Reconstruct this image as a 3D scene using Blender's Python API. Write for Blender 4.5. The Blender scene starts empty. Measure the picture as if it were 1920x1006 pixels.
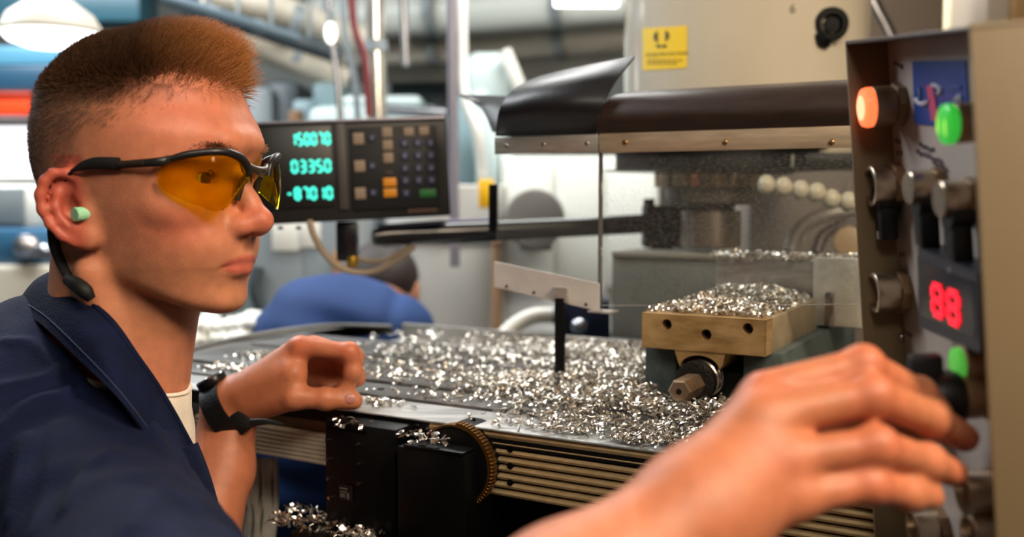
import bpy, bmesh, math, random
import numpy as np
from mathutils import Vector, Matrix, Euler
random.seed(7)
SC = bpy.context.scene
COL = SC.collection
PI = math.pi
# ---------------------------------------------------------------- camera
F_PX = 1850.0
PITCH = math.radians(4.3)
CAM_Z = 1.23
cam = bpy.data.cameras.new('camera'); camo = bpy.data.objects.new('camera', cam); COL.objects.link(camo)
cam.sensor_width = 36.0; cam.lens = F_PX / 1920.0 * 36.0
cam.clip_start = 0.02; cam.clip_end = 60
camo.location = (0, 0, CAM_Z); camo.rotation_euler = (PI/2 - PITCH, 0, 0)
cam.dof.use_dof = True; cam.dof.focus_distance = 0.90; cam.dof.aperture_fstop = 3.3
SC.camera = camo
# ---------------------------------------------------------------- world, exposure
w = bpy.data.worlds.new('world'); SC.world = w; w.use_nodes = True
w.node_tree.nodes['Background'].inputs[0].default_value = (0.74, 0.80, 0.86, 1)
w.node_tree.nodes['Background'].inputs[1].default_value = 0.30
SC.view_settings.view_transform = 'Standard'; SC.view_settings.look = 'None'
SC.view_settings.gamma = 1; SC.view_settings.use_curve_mapping = False
SC.view_settings.exposure = 0.0
def area(name, loc, target, sx, sy, power, color):
    l = bpy.data.lights.new(name, 'AREA'); l.shape = 'RECTANGLE'; l.size = sx; l.size_y = sy
    l.energy = power; l.color = color
    o = bpy.data.objects.new(name, l); COL.objects.link(o); o.location = loc
    o.rotation_euler = (Vector(target) - Vector(loc)).to_track_quat('-Z', 'Y').to_euler()
    return o
area('shop_and_fill_light', (0.85, 0.05, 2.25), (0.15, 0.95, 1.05), 0.30, 1.2, 46, (1.0, 0.80, 0.58))
area('shop_and_fill_light', (-0.9, 1.6, 2.30), (-0.6, 1.5, 1.0), 0.30, 1.2, 26, (0.92, 0.96, 1.0))
area('shop_and_fill_light', (-1.5, 2.7, 2.28), (-1.5, 2.9, 1.0), 1.2, 0.25, 50, (0.90, 0.96, 1.0))
area('shop_and_fill_light', (0.35, 2.32, 2.30), (0.35, 2.5, 1.0), 1.2, 0.25, 36, (0.97, 0.97, 0.95))  # unseen lamp added to brighten the things behind the guard
area('shop_and_fill_light', (0.2, -0.5, 2.25), (0.0, 0.9, 1.1), 1.0, 0.3, 14, (1.0, 0.90, 0.76))  # unseen fill lamp behind the camera
# ---------------------------------------------------------------- helpers
def lin(c):
    return tuple((x/12.92 if x <= .04045 else ((x+.055)/1.055)**2.4) for x in c)
def hexc(h):
    return lin(tuple(int(h[i:i+2], 16)/255 for i in (0, 2, 4)))
def ray(px, py):
    a = (px-960)/F_PX; b = (py-503)/F_PX
    return Vector((a, math.cos(PITCH)-b*math.sin(PITCH), -math.sin(PITCH)-b*math.cos(PITCH)))
def P(px, py, d):                 # world point seen at that pixel, d metres ahead of the camera
    r = ray(px, py); return Vector((0, 0, CAM_Z)) + r*(d/r.y)
def PZ(px, py, z):
    r = ray(px, py); return Vector((0, 0, CAM_Z)) + r*((z-CAM_Z)/r.z)
TH = math.radians(29.3)
def M(mx, my, z):                 # machine frame -> world
    return Vector((mx*math.cos(TH)+my*math.sin(TH), -mx*math.sin(TH)+my*math.cos(TH), z))
MR = Matrix.Rotation(-TH, 3, 'Z')
def toM(v):
    return MR.inverted() @ v
def PMY(px, py, my):              # point at that pixel on the machine plane y = my
    r = ray(px, py); k = my/(toM(r).y); return Vector((0, 0, CAM_Z)) + r*k
def mat(name, col, rough=.5, metal=0., noise=0., nscale=20., bump=0., bscale=60., spec=None, emit=0., trans=0., ior=1.45, sss=0., col2=None, coat=0., alpha=1., stretch=None, aniso=0., vcol=False, ndetail=5.):
    m = bpy.data.materials.new(name); m.use_nodes = True
    nt = m.node_tree; N = nt.nodes; L = nt.links; b = N['Principled BSDF']
    c = hexc(col) if isinstance(col, str) else col
    b.inputs['Base Color'].default_value = (*c, 1)
    b.inputs['Roughness'].default_value = rough; b.inputs['Metallic'].default_value = metal
    if spec is not None: b.inputs['Specular IOR Level'].default_value = spec
    b.inputs['IOR'].default_value = ior
    if trans: b.inputs['Transmission Weight'].default_value = trans
    if coat: b.inputs['Coat Weight'].default_value = coat; b.inputs['Coat Roughness'].default_value = .12
    if emit: b.inputs['Emission Color'].default_value = (*c, 1); b.inputs['Emission Strength'].default_value = emit
    if sss:
        b.inputs['Subsurface Weight'].default_value = sss; b.inputs['Subsurface Radius'].default_value = (1, .35, .18); b.inputs['Subsurface Scale'].default_value = .004
    if alpha < 1: b.inputs['Alpha'].default_value = alpha
    src = None
    tc = N.new('ShaderNodeTexCoord'); vec = tc.outputs['Object']
    if stretch:
        mp = N.new('ShaderNodeMapping'); mp.inputs['Scale'].default_value = stretch; L.new(vec, mp.inputs['Vector']); vec = mp.outputs[0]
    if vcol:
        a = N.new('ShaderNodeVertexColor'); a.layer_name = 'Col'; src = a.outputs[0]
    if noise or col2:
        n = N.new('ShaderNodeTexNoise'); n.inputs['Scale'].default_value = nscale; n.inputs['Detail'].default_value = ndetail; L.new(vec, n.inputs['Vector'])
        r = N.new('ShaderNodeValToRGB'); L.new(n.outputs['Fac'], r.inputs[0])
        r.color_ramp.elements[0].position = .35; r.color_ramp.elements[1].position = .68
        if col2:
            c2 = hexc(col2) if isinstance(col2, str) else col2
            r.color_ramp.elements[0].color = (*c, 1); r.color_ramp.elements[1].color = (*c2, 1)
            src = r.outputs[0]
        else:
            r.color_ramp.elements[0].color = (*(1-noise,)*3, 1); r.color_ramp.elements[1].color = (*(1+noise*.4,)*3, 1)
            mx = N.new('ShaderNodeMix'); mx.data_type = 'RGBA'; mx.blend_type = 'MULTIPLY'; mx.inputs[0].default_value = 1
            if src: L.new(src, mx.inputs[6])
            else: mx.inputs[6].default_value = (*c, 1)
            L.new(r.outputs[0], mx.inputs[7]); src = mx.outputs[2]
    if src: L.new(src, b.inputs['Base Color'])
    if bump:
        n2 = N.new('ShaderNodeTexNoise'); n2.inputs['Scale'].default_value = bscale; n2.inputs['Detail'].default_value = 6; L.new(vec, n2.inputs['Vector'])
        bp = N.new('ShaderNodeBump'); bp.inputs['Strength'].default_value = bump; bp.inputs['Distance'].default_value = .002
        L.new(n2.outputs['Fac'], bp.inputs['Height']); L.new(bp.outputs[0], b.inputs['Normal'])
    return m
def wloc(o):
    v = Vector((0, 0, 0))
    while o is not None: v = v + o.location; o = o.parent
    return v
def thing(name, label, cat, loc, group=None):
    o = bpy.data.objects.new(name, None); COL.objects.link(o); o.location = loc; o.empty_display_size = .05
    o['label'] = label; o['category'] = cat
    if group: o['group'] = group
    return o
def tag(o, label=None, cat=None, group=None, kind=None):
    if label: o['label'] = label
    if cat: o['category'] = cat
    if group: o['group'] = group
    if kind: o['kind'] = kind
    return o
def link_mesh(name, me, m, parent=None, loc=None):
    o = bpy.data.objects.new(name, me); COL.objects.link(o)
    if m: me.materials.append(m)
    if parent is not None:
        off = wloc(parent); o.parent = parent; me.transform(Matrix.Translation(-off))
    elif loc is not None:
        me.transform(Matrix.Translation(-Vector(loc))); o.location = loc
    return o
def shade(me, angle=40):
    me.polygons.foreach_set('use_smooth', [True]*len(me.polygons))
    try: me.set_sharp_from_angle(angle=math.radians(angle))
    except Exception: pass
class MB:
    """collects shapes into one mesh"""
    def __init__(s, frame=None): s.bm = bmesh.new(); s.frame = frame
    def _x(s, vs, mt):
        for v in vs: v.co = mt @ v.co
    def box(s, c, size, rot=None, bev=0., seg=2, R=None):
        r = bmesh.ops.create_cube(s.bm, size=1); vs = r['verts']
        mt = Matrix.Diagonal((*size, 1))
        s._x(vs, mt)
        if bev:
            es = list({e for v in vs for e in v.link_edges})
            g = bmesh.ops.bevel(s.bm, geom=es, offset=bev, segments=seg, affect='EDGES', profile=.5)
            vs = list({v for f in g['faces'] for v in f.verts} | {v for v in vs if v.is_valid})
        rm = (R.to_4x4() if R is not None else Matrix.Identity(4))
        if rot: rm = rm @ Euler(rot).to_matrix().to_4x4()
        s._x(vs, Matrix.Translation(c) @ rm); return s
    def lathe(s, prof, o, axis, n=32, caps=True, R0=0., arc=2*PI):
        """prof: list of (distance along axis, radius)"""
        ax = Vector(axis).normalized(); t = ax.orthogonal().normalized(); b = ax.cross(t); o = Vector(o)
        closed = arc > 6.28; cnt = n if closed else n+1
        rings = []
        for (h, r) in prof:
            rings.append([s.bm.verts.new(o+ax*h+(t*math.cos(R0+arc*i/n)+b*math.sin(R0+arc*i/n))*r) for i in range(cnt)])
        for a, c in zip(rings[:-1], rings[1:]):
            for i in range(n):
                j = (i+1) % cnt
                s.bm.faces.new((a[i], a[j], c[j], c[i]))
        if caps and closed:
            s.bm.faces.new(rings[0][::-1]); s.bm.faces.new(rings[-1])
        return s
    def cyl(s, a, b, r, n=24, r2=None, bev=0.):
        a = Vector(a); b = Vector(b); L = (b-a).length; r2 = r if r2 is None else r2
        p = [(0, r), (L, r2)] if not bev else [(0, r-bev), (bev*.3, r-bev*.3), (bev, r), (L-bev, r2), (L-bev*.3, r2-bev*.3), (L, r2-bev)]
        return s.lathe(p, a, b-a, n)
    def tube(s, pts, r, n=10, caps=True, flat=None, smooth=0):
        pts = [Vector(p) for p in pts]
        rr = list(r) if isinstance(r, (list, tuple)) else [r]*len(pts)
        if smooth:
            pts, rr = spline(pts, smooth, rr)
        up = None; rings = []
        for i, p in enumerate(pts):
            d = (pts[min(i+1, len(pts)-1)]-pts[max(i-1, 0)]).normalized()
            if up is None:
                up = d.orthogonal().normalized() if flat is None else (Vector(flat[0])-d*d.dot(Vector(flat[0]))).normalized()
            else:
                up = (up-d*d.dot(up)).normalized() if flat is None else (Vector(flat[0])-d*d.dot(Vector(flat[0]))).normalized()
            sd = d.cross(up); k = 1 if flat is None else flat[1]
            rings.append([s.bm.verts.new(p+up*(rr[i]*math.cos(2*PI*q/n))+sd*(rr[i]*k*math.sin(2*PI*q/n))) for q in range(n)])
        for a, c in zip(rings[:-1], rings[1:]):
            for q in range(n): s.bm.faces.new((a[q], a[(q+1) % n], c[(q+1) % n], c[q]))
        if caps: s.bm.faces.new(rings[0][::-1]); s.bm.faces.new(rings[-1])
        return s
    def prism(s, pts, vec):
        """extrude a planar outline by vec"""
        vec = Vector(vec); a = [s.bm.verts.new(Vector(p)) for p in pts]; b = [s.bm.verts.new(Vector(p)+vec) for p in pts]
        n = len(pts); s.bm.faces.new(a[::-1]); s.bm.faces.new(b)
        for i in range(n): s.bm.faces.new((a[i], a[(i+1) % n], b[(i+1) % n], b[i]))
        return s
    def grid(s, rows, thick=0., loop=False):
        """surface through rows of points, with thickness along its normal"""
        R = [[Vector(p) for p in r] for r in rows]; nr, nc = len(R), len(R[0])
        def nrm(i, j):
            a = R[min(i+1, nr-1)][j]-R[max(i-1, 0)][j]; b = R[i][min(j+1, nc-1)]-R[i][max(j-1, 0)]
            return a.cross(b).normalized()
        A = [[s.bm.verts.new(R[i][j]) for j in range(nc)] for i in range(nr)]
        for i in range(nr-1):
            for j in range(nc-1): s.bm.faces.new((A[i][j], A[i][j+1], A[i+1][j+1], A[i+1][j]))
        if thick:
            B = [[s.bm.verts.new(R[i][j]-nrm(i, j)*thick) for j in range(nc)] for i in range(nr)]
            for i in range(nr-1):
                for j in range(nc-1): s.bm.faces.new((B[i][j], B[i+1][j], B[i+1][j+1], B[i][j+1]))
            for i in range(nr-1):
                s.bm.faces.new((A[i][0], A[i+1][0], B[i+1][0], B[i][0])); s.bm.faces.new((A[i+1][-1], A[i][-1], B[i][-1], B[i+1][-1]))
            for j in range(nc-1):
                s.bm.faces.new((A[0][j+1], A[0][j], B[0][j], B[0][j+1])); s.bm.faces.new((A[-1][j], A[-1][j+1], B[-1][j+1], B[-1][j]))
        return s
    def ball(s, c, r, sub=3, scale=(1, 1, 1)):
        g = bmesh.ops.create_icosphere(s.bm, subdivisions=sub, radius=r)
        s._x(g['verts'], Matrix.Translation(c) @ Matrix.Diagonal((*scale, 1))); return s
    def build(s, name, m, parent=None, loc=None, smooth=40, mats=None):
        bmesh.ops.recalc_face_normals(s.bm, faces=s.bm.faces)
        if s.frame is not None: bmesh.ops.transform(s.bm, matrix=s.frame, verts=s.bm.verts)
        me = bpy.data.meshes.new(name); s.bm.to_mesh(me); s.bm.free()
        if smooth: shade(me, smooth)
        return link_mesh(name, me, m, parent, loc)
def spline(pts, k=6, rr=None):
    P4 = [pts[0]*2-pts[1]] + list(pts) + [pts[-1]*2-pts[-2]]; out = []; ro = []
    rr = rr or [0]*len(pts); r4 = [rr[0]]+list(rr)+[rr[-1]]
    for i in range(1, len(P4)-2):
        for q in range(k):
            t = q/k
            f = lambda a, b, c, d: .5*((2*b)+(c-a)*t+(2*a-5*b+4*c-d)*t*t+(3*b-a-3*c+d)*t**3)
            out.append(f(P4[i-1], P4[i], P4[i+1], P4[i+2])); ro.append(f(r4[i-1], r4[i], r4[i+1], r4[i+2]))
    out.append(pts[-1]); ro.append(rr[-1]); return out, ro
def surf(rows, ku=6, kv=6):
    """smooth a small control grid into a fine one"""
    a = [spline([Vector(p) for p in r], ku)[0] for r in rows]
    cols = list(zip(*a)); b = [spline(list(c), kv)[0] for c in cols]
    return [list(r) for r in zip(*b)]
MF = MR.to_4x4()      # machine frame matrix (rotation only)
# ================================================================ the shop itself
def struct(name, mb, m, **k):
    o = mb.build(name, m, **k); o['kind'] = 'structure'; return o
M_wall = mat('wall_paint', 'a9b0ae', .55, noise=.12, nscale=2.5); M_ceil = mat('ceiling_paint', 'b4b2aa', .6, noise=.2, nscale=3)
M_floor = mat('deck_floor', '5a4a40', .45, noise=.35, nscale=6); M_trim = mat('trim_grey', '6c7476', .5)
struct('floor', MB().box((0, 1.6, -.05), (9, 9.8, .1)), M_floor)
struct('ceiling', MB().box((0, 1.6, 2.45), (9, 9.8, .1)), M_ceil)
struct('wall_back', MB().box((0, 5.55, 1.2), (9, .1, 2.4)), M_wall)
struct('wall_left', MB().box((-4.05, 1.6, 1.2), (.1, 9.8, 2.4)), M_wall)
struct('wall_right', MB().box((4.05, 1.6, 1.2), (.1, 9.8, 2.4)), mat('wall_cream', 'c9bfa6', .6, noise=.1, nscale=2))
struct('wall_front', MB().box((0, -3.25, 1.2), (9, .1, 2.4)), M_wall)
struct('baseboard_back', MB().box((0, 5.47, .08), (8, .05, .16)), M_trim)
# ---------------------------------------------------------------- implicit surfaces for bodies and cloth
def A3(v): return np.array(v, dtype=np.float64)
class Leaf:
    def __init__(s, f, c, r): s.f = f; s.c = A3(c); s.r = r
    def ev(s, p, bc, br): return s.f(p)
    def near(s, bc, br, m): return np.linalg.norm(s.c-bc) < s.r+br+m
class Un:
    """smooth union of children"""
    def __init__(s, k, *ch):
        s.k = k; s.ch = []
        for c in ch: s.ch += (c if isinstance(c, list) else [c])
        lo = np.min([c.c-c.r for c in s.ch], axis=0); hi = np.max([c.c+c.r for c in s.ch], axis=0)
        s.c = (lo+hi)/2; s.r = max(np.linalg.norm(c.c-s.c)+c.r for c in s.ch)+k
    def near(s, bc, br, m): return np.linalg.norm(s.c-bc) < s.r+br+m
    def ev(s, p, bc, br):
        d = None
        for c in s.ch:
            if not c.near(bc, br, s.k+.012): continue
            e = c.ev(p, bc, br)
            if d is None: d = e
            else:
                h = np.maximum(s.k-np.abs(d-e), 0)/s.k
                d = np.minimum(d, e)-h*h*s.k*.25
        return np.full(len(p), .03+br) if d is None else d
class Sub:
    def __init__(s, k, a, *bs): s.k = k; s.a = a; s.bs = bs; s.c = a.c; s.r = a.r
    def near(s, bc, br, m): return s.a.near(bc, br, m)
    def ev(s, p, bc, br):
        d = s.a.ev(p, bc, br)
        for b in s.bs:
            if not b.near(bc, br, s.k+.004): continue
            e = -b.ev(p, bc, br); h = np.maximum(s.k-np.abs(d-e), 0)/s.k
            d = np.maximum(d, e)+h*h*s.k*.25
        return d
class Disp:
    def __init__(s, a, f): s.a = a; s.f = f; s.c = a.c; s.r = a.r+.01
    def near(s, bc, br, m): return s.a.near(bc, br, m+.01)
    def ev(s, p, bc, br): return s.a.ev(p, bc, br)-s.f(p)
def cap(a, b, ra, rb=None, side=None, k=1.):
    """round cone from a to b; side/k flattens it along the direction side"""
    a = A3(a); b = A3(b); rb = ra if rb is None else rb; ba = b-a; L2 = max(ba@ba, 1e-12)
    if side is not None:
        sd = A3(side); sd = sd-ba*(sd@ba)/L2; sd /= np.linalg.norm(sd)
    def f(p):
        q = p-a; t = np.clip(q@ba/L2, 0, 1); q = q-t[:, None]*ba
        if side is not None: q = q+(q@sd)[:, None]*sd*(1/k-1)
        d = np.sqrt((q*q).sum(1))-(ra+t*(rb-ra))
        return d*(min(k, 1) if side is not None else 1)
    return Leaf(f, (a+b)/2, np.linalg.norm(ba)/2+max(ra, rb)*max(1, k))
def ell(c, r, R=None):
    """ellipsoid; R is a 3x3 with rows = local axes"""
    c = A3(c); r = A3(r); R = np.eye(3) if R is None else A3(R)
    def f(p):
        q = (p-c)@R.T; k0 = np.sqrt(((q/r)**2).sum(1)); k1 = np.sqrt(((q/(r*r))**2).sum(1))
        return k0*(k0-1)/np.maximum(k1, 1e-9)
    return Leaf(f, c, r.max())
def chain(pts, rs, k=.004, side=None, kk=1.):
    rs = rs if isinstance(rs, (list, tuple)) else [rs]*len(pts)
    return Un(k, *[cap(pts[i], pts[i+1], rs[i], rs[i+1], side, kk) for i in range(len(pts)-1)])
def polygonise(node, lo, hi, h, B=16, slack=1.7):
    lo = A3(lo); hi = A3(hi); nb = np.ceil((hi-lo)/(h*B)).astype(int)
    ar = np.arange(B+1); gx, gy, gz = np.meshgrid(ar, ar, ar, indexing='ij'); loc = np.stack([gx, gy, gz], -1).reshape(-1, 3)
    br = h*B*math.sqrt(3)/2
    cellid = []; cellv = []; E = []
    n = nb*B+2; S = np.array([n[1]*n[2], n[2], 1], dtype=np.int64)
    cr = np.array([[0, 0, 0], [1, 0, 0], [0, 1, 0], [1, 1, 0], [0, 0, 1], [1, 0, 1], [0, 1, 1], [1, 1, 1]])
    edges = [(0, 1), (2, 3), (4, 5), (6, 7), (0, 2), (1, 3), (4, 6), (5, 7), (0, 4), (1, 5), (2, 6), (3, 7)]
    for I in np.ndindex(*nb):
        base = np.array(I)*B; bc = lo+(base+B/2)*h
        if not node.near(bc, br, 0): continue
        if abs(node.ev(bc[None], bc, br)[0]) > br*slack: continue
        pts = lo+(base+loc)*h
        d = node.ev(pts, bc, br).reshape(B+1, B+1, B+1)
        if d.min() > 0 or d.max() < 0: continue
        s = d < 0
        cs = [s[c[0]:B+c[0], c[1]:B+c[1], c[2]:B+c[2]] for c in cr]
        cnt = sum(c.astype(np.int8) for c in cs); act = np.argwhere((cnt > 0) & (cnt < 8))
        if not len(act): continue
        dv = np.stack([d[act[:, 0]+c[0], act[:, 1]+c[1], act[:, 2]+c[2]] for c in cr], 1)
        acc = np.zeros((len(act), 3)); num = np.zeros(len(act))
        for a, b in edges:
            da = dv[:, a]; db = dv[:, b]; m = (da < 0) != (db < 0)
            t = np.where(m, da/np.where(m, da-db, 1), 0)
            acc += np.where(m[:, None], cr[a]+t[:, None]*(cr[b]-cr[a]), 0); num += m
        g = act+base
        cellid.append(g@S); cellv.append(lo+(g+acc/num[:, None])*h)
        for ax in range(3):
            o = [0, 0, 0]; o[ax] = 1
            s0 = s[:B, :B, :B]; s1 = s[o[0]:B+o[0], o[1]:B+o[1], o[2]:B+o[2]]
            e = np.argwhere(s0 != s1)
            if len(e):
                u, v = S[(ax+1) % 3], S[(ax+2) % 3]; c0 = (e+base)@S; flip = s0[e[:, 0], e[:, 1], e[:, 2]]
                q = np.stack([c0-u-v, c0-v, c0, c0-u], 1); q[~flip] = q[~flip][:, ::-1]
                ok = ((e+base)[:, (ax+1) % 3] > 0) & ((e+base)[:, (ax+2) % 3] > 0)
                E.append(q[ok])
    ids = np.concatenate(cellid); V = np.concatenate(cellv); Q = np.concatenate(E)
    o = np.argsort(ids); ids = ids[o]; V = V[o]
    ix = np.searchsorted(ids, Q); ix = np.clip(ix, 0, len(ids)-1); ok = (ids[ix] == Q).all(1)
    return V, ix[ok]
def np_mesh(name, V, Q):
    me = bpy.data.meshes.new(name)
    me.vertices.add(len(V)); me.vertices.foreach_set('co', np.asarray(V, dtype=np.float32).ravel())
    k = Q.shape[1]
    me.loops.add(Q.size); me.loops.foreach_set('vertex_index', np.asarray(Q, dtype=np.int32).ravel())
    me.polygons.add(len(Q)); me.polygons.foreach_set('loop_start', np.arange(0, Q.size, k, dtype=np.int32))
    me.polygons.foreach_set('use_smooth', np.ones(len(Q), dtype=bool))
    me.update(calc_edges=True); me.validate(); return me
def relax(V, Q, it=1, lam=.5):
    for _ in range(it):
        acc = np.zeros_like(V); n = np.zeros(len(V))
        for a in range(4):
            i = Q[:, a]
            for j in (Q[:, (a+1) % 4], Q[:, (a+3) % 4]):
                np.add.at(acc, i, V[j]); np.add.at(n, i, 1)
        V = V+lam*(acc/np.maximum(n, 1)[:, None]-V)
    return V
def vcolor(me, C):
    a = me.color_attributes.new('Col', 'FLOAT_COLOR', 'POINT')
    a.data.foreach_set('color', np.concatenate([C, np.ones((len(C), 1))], 1).astype(np.float32).ravel())
def interp(x, xs, ys): return np.interp(x, xs, ys)
def smooth_interp(xs, ys, n=200):
    """monotone resampling of a table through a Catmull-Rom spline"""
    p = [Vector((a, b, 0)) for a, b in zip(xs, ys)]; q, _ = spline(p, 12)
    X = np.array([v.x for v in q]); Y = np.array([v.y for v in q]); return lambda t: np.interp(t, X, Y)
# ================================================================ the machinist
HO = A3((-.314, .86, 1.217)); HF = A3((.961, -.276, 0)); HR = A3((-.276, -.961, 0)); HU = A3((0, 0, 1))
HM = np.stack([HF, HR, HU])            # world -> (u forward, v to his right, w up)
def H(u, v, w): return HO+HF*u+HR*v+HU*w
def toH(p): return (p-HO)@HM.T
def hell(c, r, yaw=0., tilt=0.):       # ellipsoid in head space
    R = HM.copy()
    if yaw:
        a = math.radians(yaw); R = np.stack([HM[0]*math.cos(a)+HM[1]*math.sin(a), -HM[0]*math.sin(a)+HM[1]*math.cos(a), HM[2]])
    if tilt:
        a = math.radians(tilt); R = np.stack([R[0]*math.cos(a)+R[2]*math.sin(a), R[1], -R[0]*math.sin(a)+R[2]*math.cos(a)])
    return ell(H(*c), r, R)
def hcap(a, b, ra, rb=None, side=None, k=1.):
    return cap(H(*a), H(*b), ra, rb, None if side is None else side@HM, k)
def hchain(pts, rs, k=.004): return chain([H(*q) for q in pts], rs, k)
ws = [-.110, -.100, -.090, -.078, -.064, -.050, -.045, -.030, -.010, .010, .030, .045, .060, .08]
FU = smooth_interp(ws, [.055, .070, .0795, .0855, .0845, .0885, .0905, .0925, .0890, .0845, .0815, .0860, .0910, .088])
FB = smooth_interp(ws, [.026, .034, .041, .047, .053, .0575, .059, .0625, .066, .0685, .0700, .0705, .072, .072])
FN = smooth_interp(ws, [1.9, 2.0, 2.05, 2.1, 2.15, 2.25, 2.3, 2.4, 2.4, 2.35, 2.4, 2.4, 2.3, 2.2])
def face_f(p):
    q = toH(p); u, v, w_ = q[:, 0], q[:, 1], q[:, 2]; uc = .015
    a = FU(w_)-uc; b = FB(w_); n = FN(w_); a = np.where(u > uc, a, .05)
    e_ = .022; ua = (np.sqrt((u-uc)**2+e_*e_)-e_)/(np.sqrt(a*a+e_*e_)-e_)
    r = (ua**(n*.5+.0)*np.abs((u-uc)/a)**(n*.5)+np.abs(v/b)**n)**(1/n)
    d = (r-1)*b*.95
    k = .016
    for e in ((u-.078)*-.39+(w_+.0935)*-.92, w_-.07):
        h = np.maximum(k-np.abs(d-e), 0)/k; d = np.maximum(d, e)+h*h*k*.25
    return d
def skull_f(p):
    q = toH(p); u, v, w_ = q[:, 0]+.002, q[:, 1], q[:, 2]-.052
    a = np.where(u > 0, .0925, .0965); c = np.where(w_ > 0, .0935, .085)
    n = 2.15
    e_ = .02; ua = (np.sqrt(u*u+e_*e_)-e_)/(np.sqrt(a*a+e_*e_)-e_); ua = np.sqrt(ua*np.abs(u/a))
    r = (ua**n+np.abs(v/.0765)**n+np.abs(w_/c)**n)**(1/n)
    return (r-1)*.078
skull = Leaf(skull_f, H(0, 0, .05), .125); face = Leaf(face_f, H(.03, 0, -.02), .13)
neck = [cap(H(-.030, 0, -.03), H(-.048, 0, -.20), .0565, .063),
        hcap((-.005, 0, -.085), (-.028, 0, -.20), .043, .040),
        hcap((-.018, .058, -.052), (.000, .030, -.19), .0125, .011)]       # the neck's side muscle
solid = Un(.020, skull, face)
solid = Un(.010, solid, hell((.090, .0, .056), (.011, .030, .009)), *[hcap((.084, s*.014, .050), (.068, s*.045, .046), .0095, .008) for s in (1, -1)],
           *[hell((.058, s*.049, .002), (.022, .014, .014), s*-35) for s in (1, -1)])
solid = Sub(.010, solid, *[hell((.096, s*.034, .026), (.018, .019, .0125), s*-20) for s in (1, -1)])
# nose
nose = Un(.007, hcap((.079, 0, .040), (.0965, 0, .006), .0085, .0078), hcap((.0965, 0, .006), (.1055, 0, -.0085), .0078, .0100),
          hell((.106, 0, -.0095), (.0105, .0105, .0095)), *[hell((.0945, s*.0125, -.0135), (.0120, .0078, .0092), s*-14) for s in (1, -1)],
          hcap((.104, 0, -.016), (.090, 0, -.022), .0052, .0060))
solid = Un(.008, solid, nose)
solid = Sub(.0035, solid, *[hell((.0985, s*.0075, -.0225), (.0070, .0036, .0055), s*-20) for s in (1, -1)])
# alar crease, philtrum, lips
def arc(pts): return [H(*p) for p in pts]
def mirror(pts): return [(a, -b, c) for a, b, c in pts[::-1][:-1]] if False else [(a, -b, c) for a, b, c in pts[:0:-1]]+pts
up = mirror([(.0905, 0, -.0405), (.0893, .007, -.0398), (.0850, .0155, -.0425), (.0790, .0235, -.0458)])
lo_ = mirror([(.0885, 0, -.0505), (.0870, .008, -.0505), (.0830, .015, -.0490), (.0780, .0225, -.0468)])
seam = mirror([(.0970, 0, -.0452), (.0955, .008, -.0455), (.0905, .016, -.0460), (.0840, .0245, -.0472), (.0810, .0275, -.0480)])
nl = len(up)
rad = lambda c, e, n: [e+(c-e)*(1-abs(2*i/(n-1)-1))**.6 for i in range(n)]
solid = Un(.0045, solid, chain(arc(up), rad(.0052, .0022, len(up)), .003), chain(arc(lo_), rad(.0062, .0025, len(lo_)), .003))
solid = Sub(.0022, solid, chain(arc(seam), [.0006, .0010, .0014, .0018, .0018, .0018, .0014, .0010, .0006], .001))
solid = Sub(.004, solid, chain([H(.0985, 0, -.0245), H(.0965, 0, -.0355)], .0024, .001),
            hell((.0945, 0, -.0605), (.006, .016, .0045)))
# eyelids round the eyeballs
lids = []
for s in (1, -1):
    lids.append(hell((.0655, s*.032, .0270), (.0138, .0150, .0134)))
solid = Un(.005, solid, *lids)
solid = Sub(.0012, solid, *[hell((.0800, s*.0330, .0262), (.0150, .0130, .0044), s*-14) for s in (1, -1)])
solid = Un(.014, solid, *neck)
# the ears
def earpt(x, y, out=0.):               # picture coordinates of the near ear turned into head coordinates
    e = (190-x)/2387./1.20; z = (395-y)/2387.
    return (-.004-e*.93, .0665+max(e, 0)*.50+out, z)
def ear(sgn):
    def E(x, y, o=0.):
        u, v, z = earpt(x, y, o); return H(u, sgn*v, z)
    n = A3((.45, sgn*.89, 0)); n = n@HM; n /= np.linalg.norm(n)
    t = A3((-.89, sgn*.45, 0))@HM; Rr = np.stack([t/np.linalg.norm(t), n, A3((0, 0, 1))])
    base = Un(.006, ell(E(148, 385, -.001), (.0205, .0060, .0270), Rr), ell(E(166, 440, -.001), (.0125, .0058, .0125), Rr),
              ell(E(172, 400, -.006), (.012, .010, .028), Rr), ell(E(128, 385, -.0055), (.0190, .0050, .0270), Rr))
    base = Sub(.004, base, ell(E(134, 382, .0095), (.0140, .0078, .0205), Rr), ell(E(150, 395, .006), (.0105, .0100, .0125), Rr))
    rim = chain([E(168, 392, -.001), E(163, 372, .002), E(170, 352, .003), E(164, 334, .005), E(146, 324, .006), E(118, 324, .006), E(99, 340, .006), E(90, 365, .006), E(93, 394, .006), E(106, 422, .005), E(126, 443, .004), E(150, 456, .003)],
                [.0016, .0026, .0032, .0036, .0038, .0038, .0040, .0040, .0036, .0032, .0034, .0038], .004)
    anti = chain([E(132, 345, .001), E(118, 362, .002), E(114, 388, .003), E(124, 412, .003), E(142, 426, .003), E(156, 424, .002)], [.0022, .0032, .0036, .0034, .0034, .0034], .004)
    return Un(.0032, base, rim, anti, ell(E(178, 398, .004), (.0055, .0038, .0070), Rr), ell(E(168, 445, .001), (.0105, .0060, .0105), Rr))
headn = Un(.0055, solid, ear(1), ear(-1))
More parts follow.
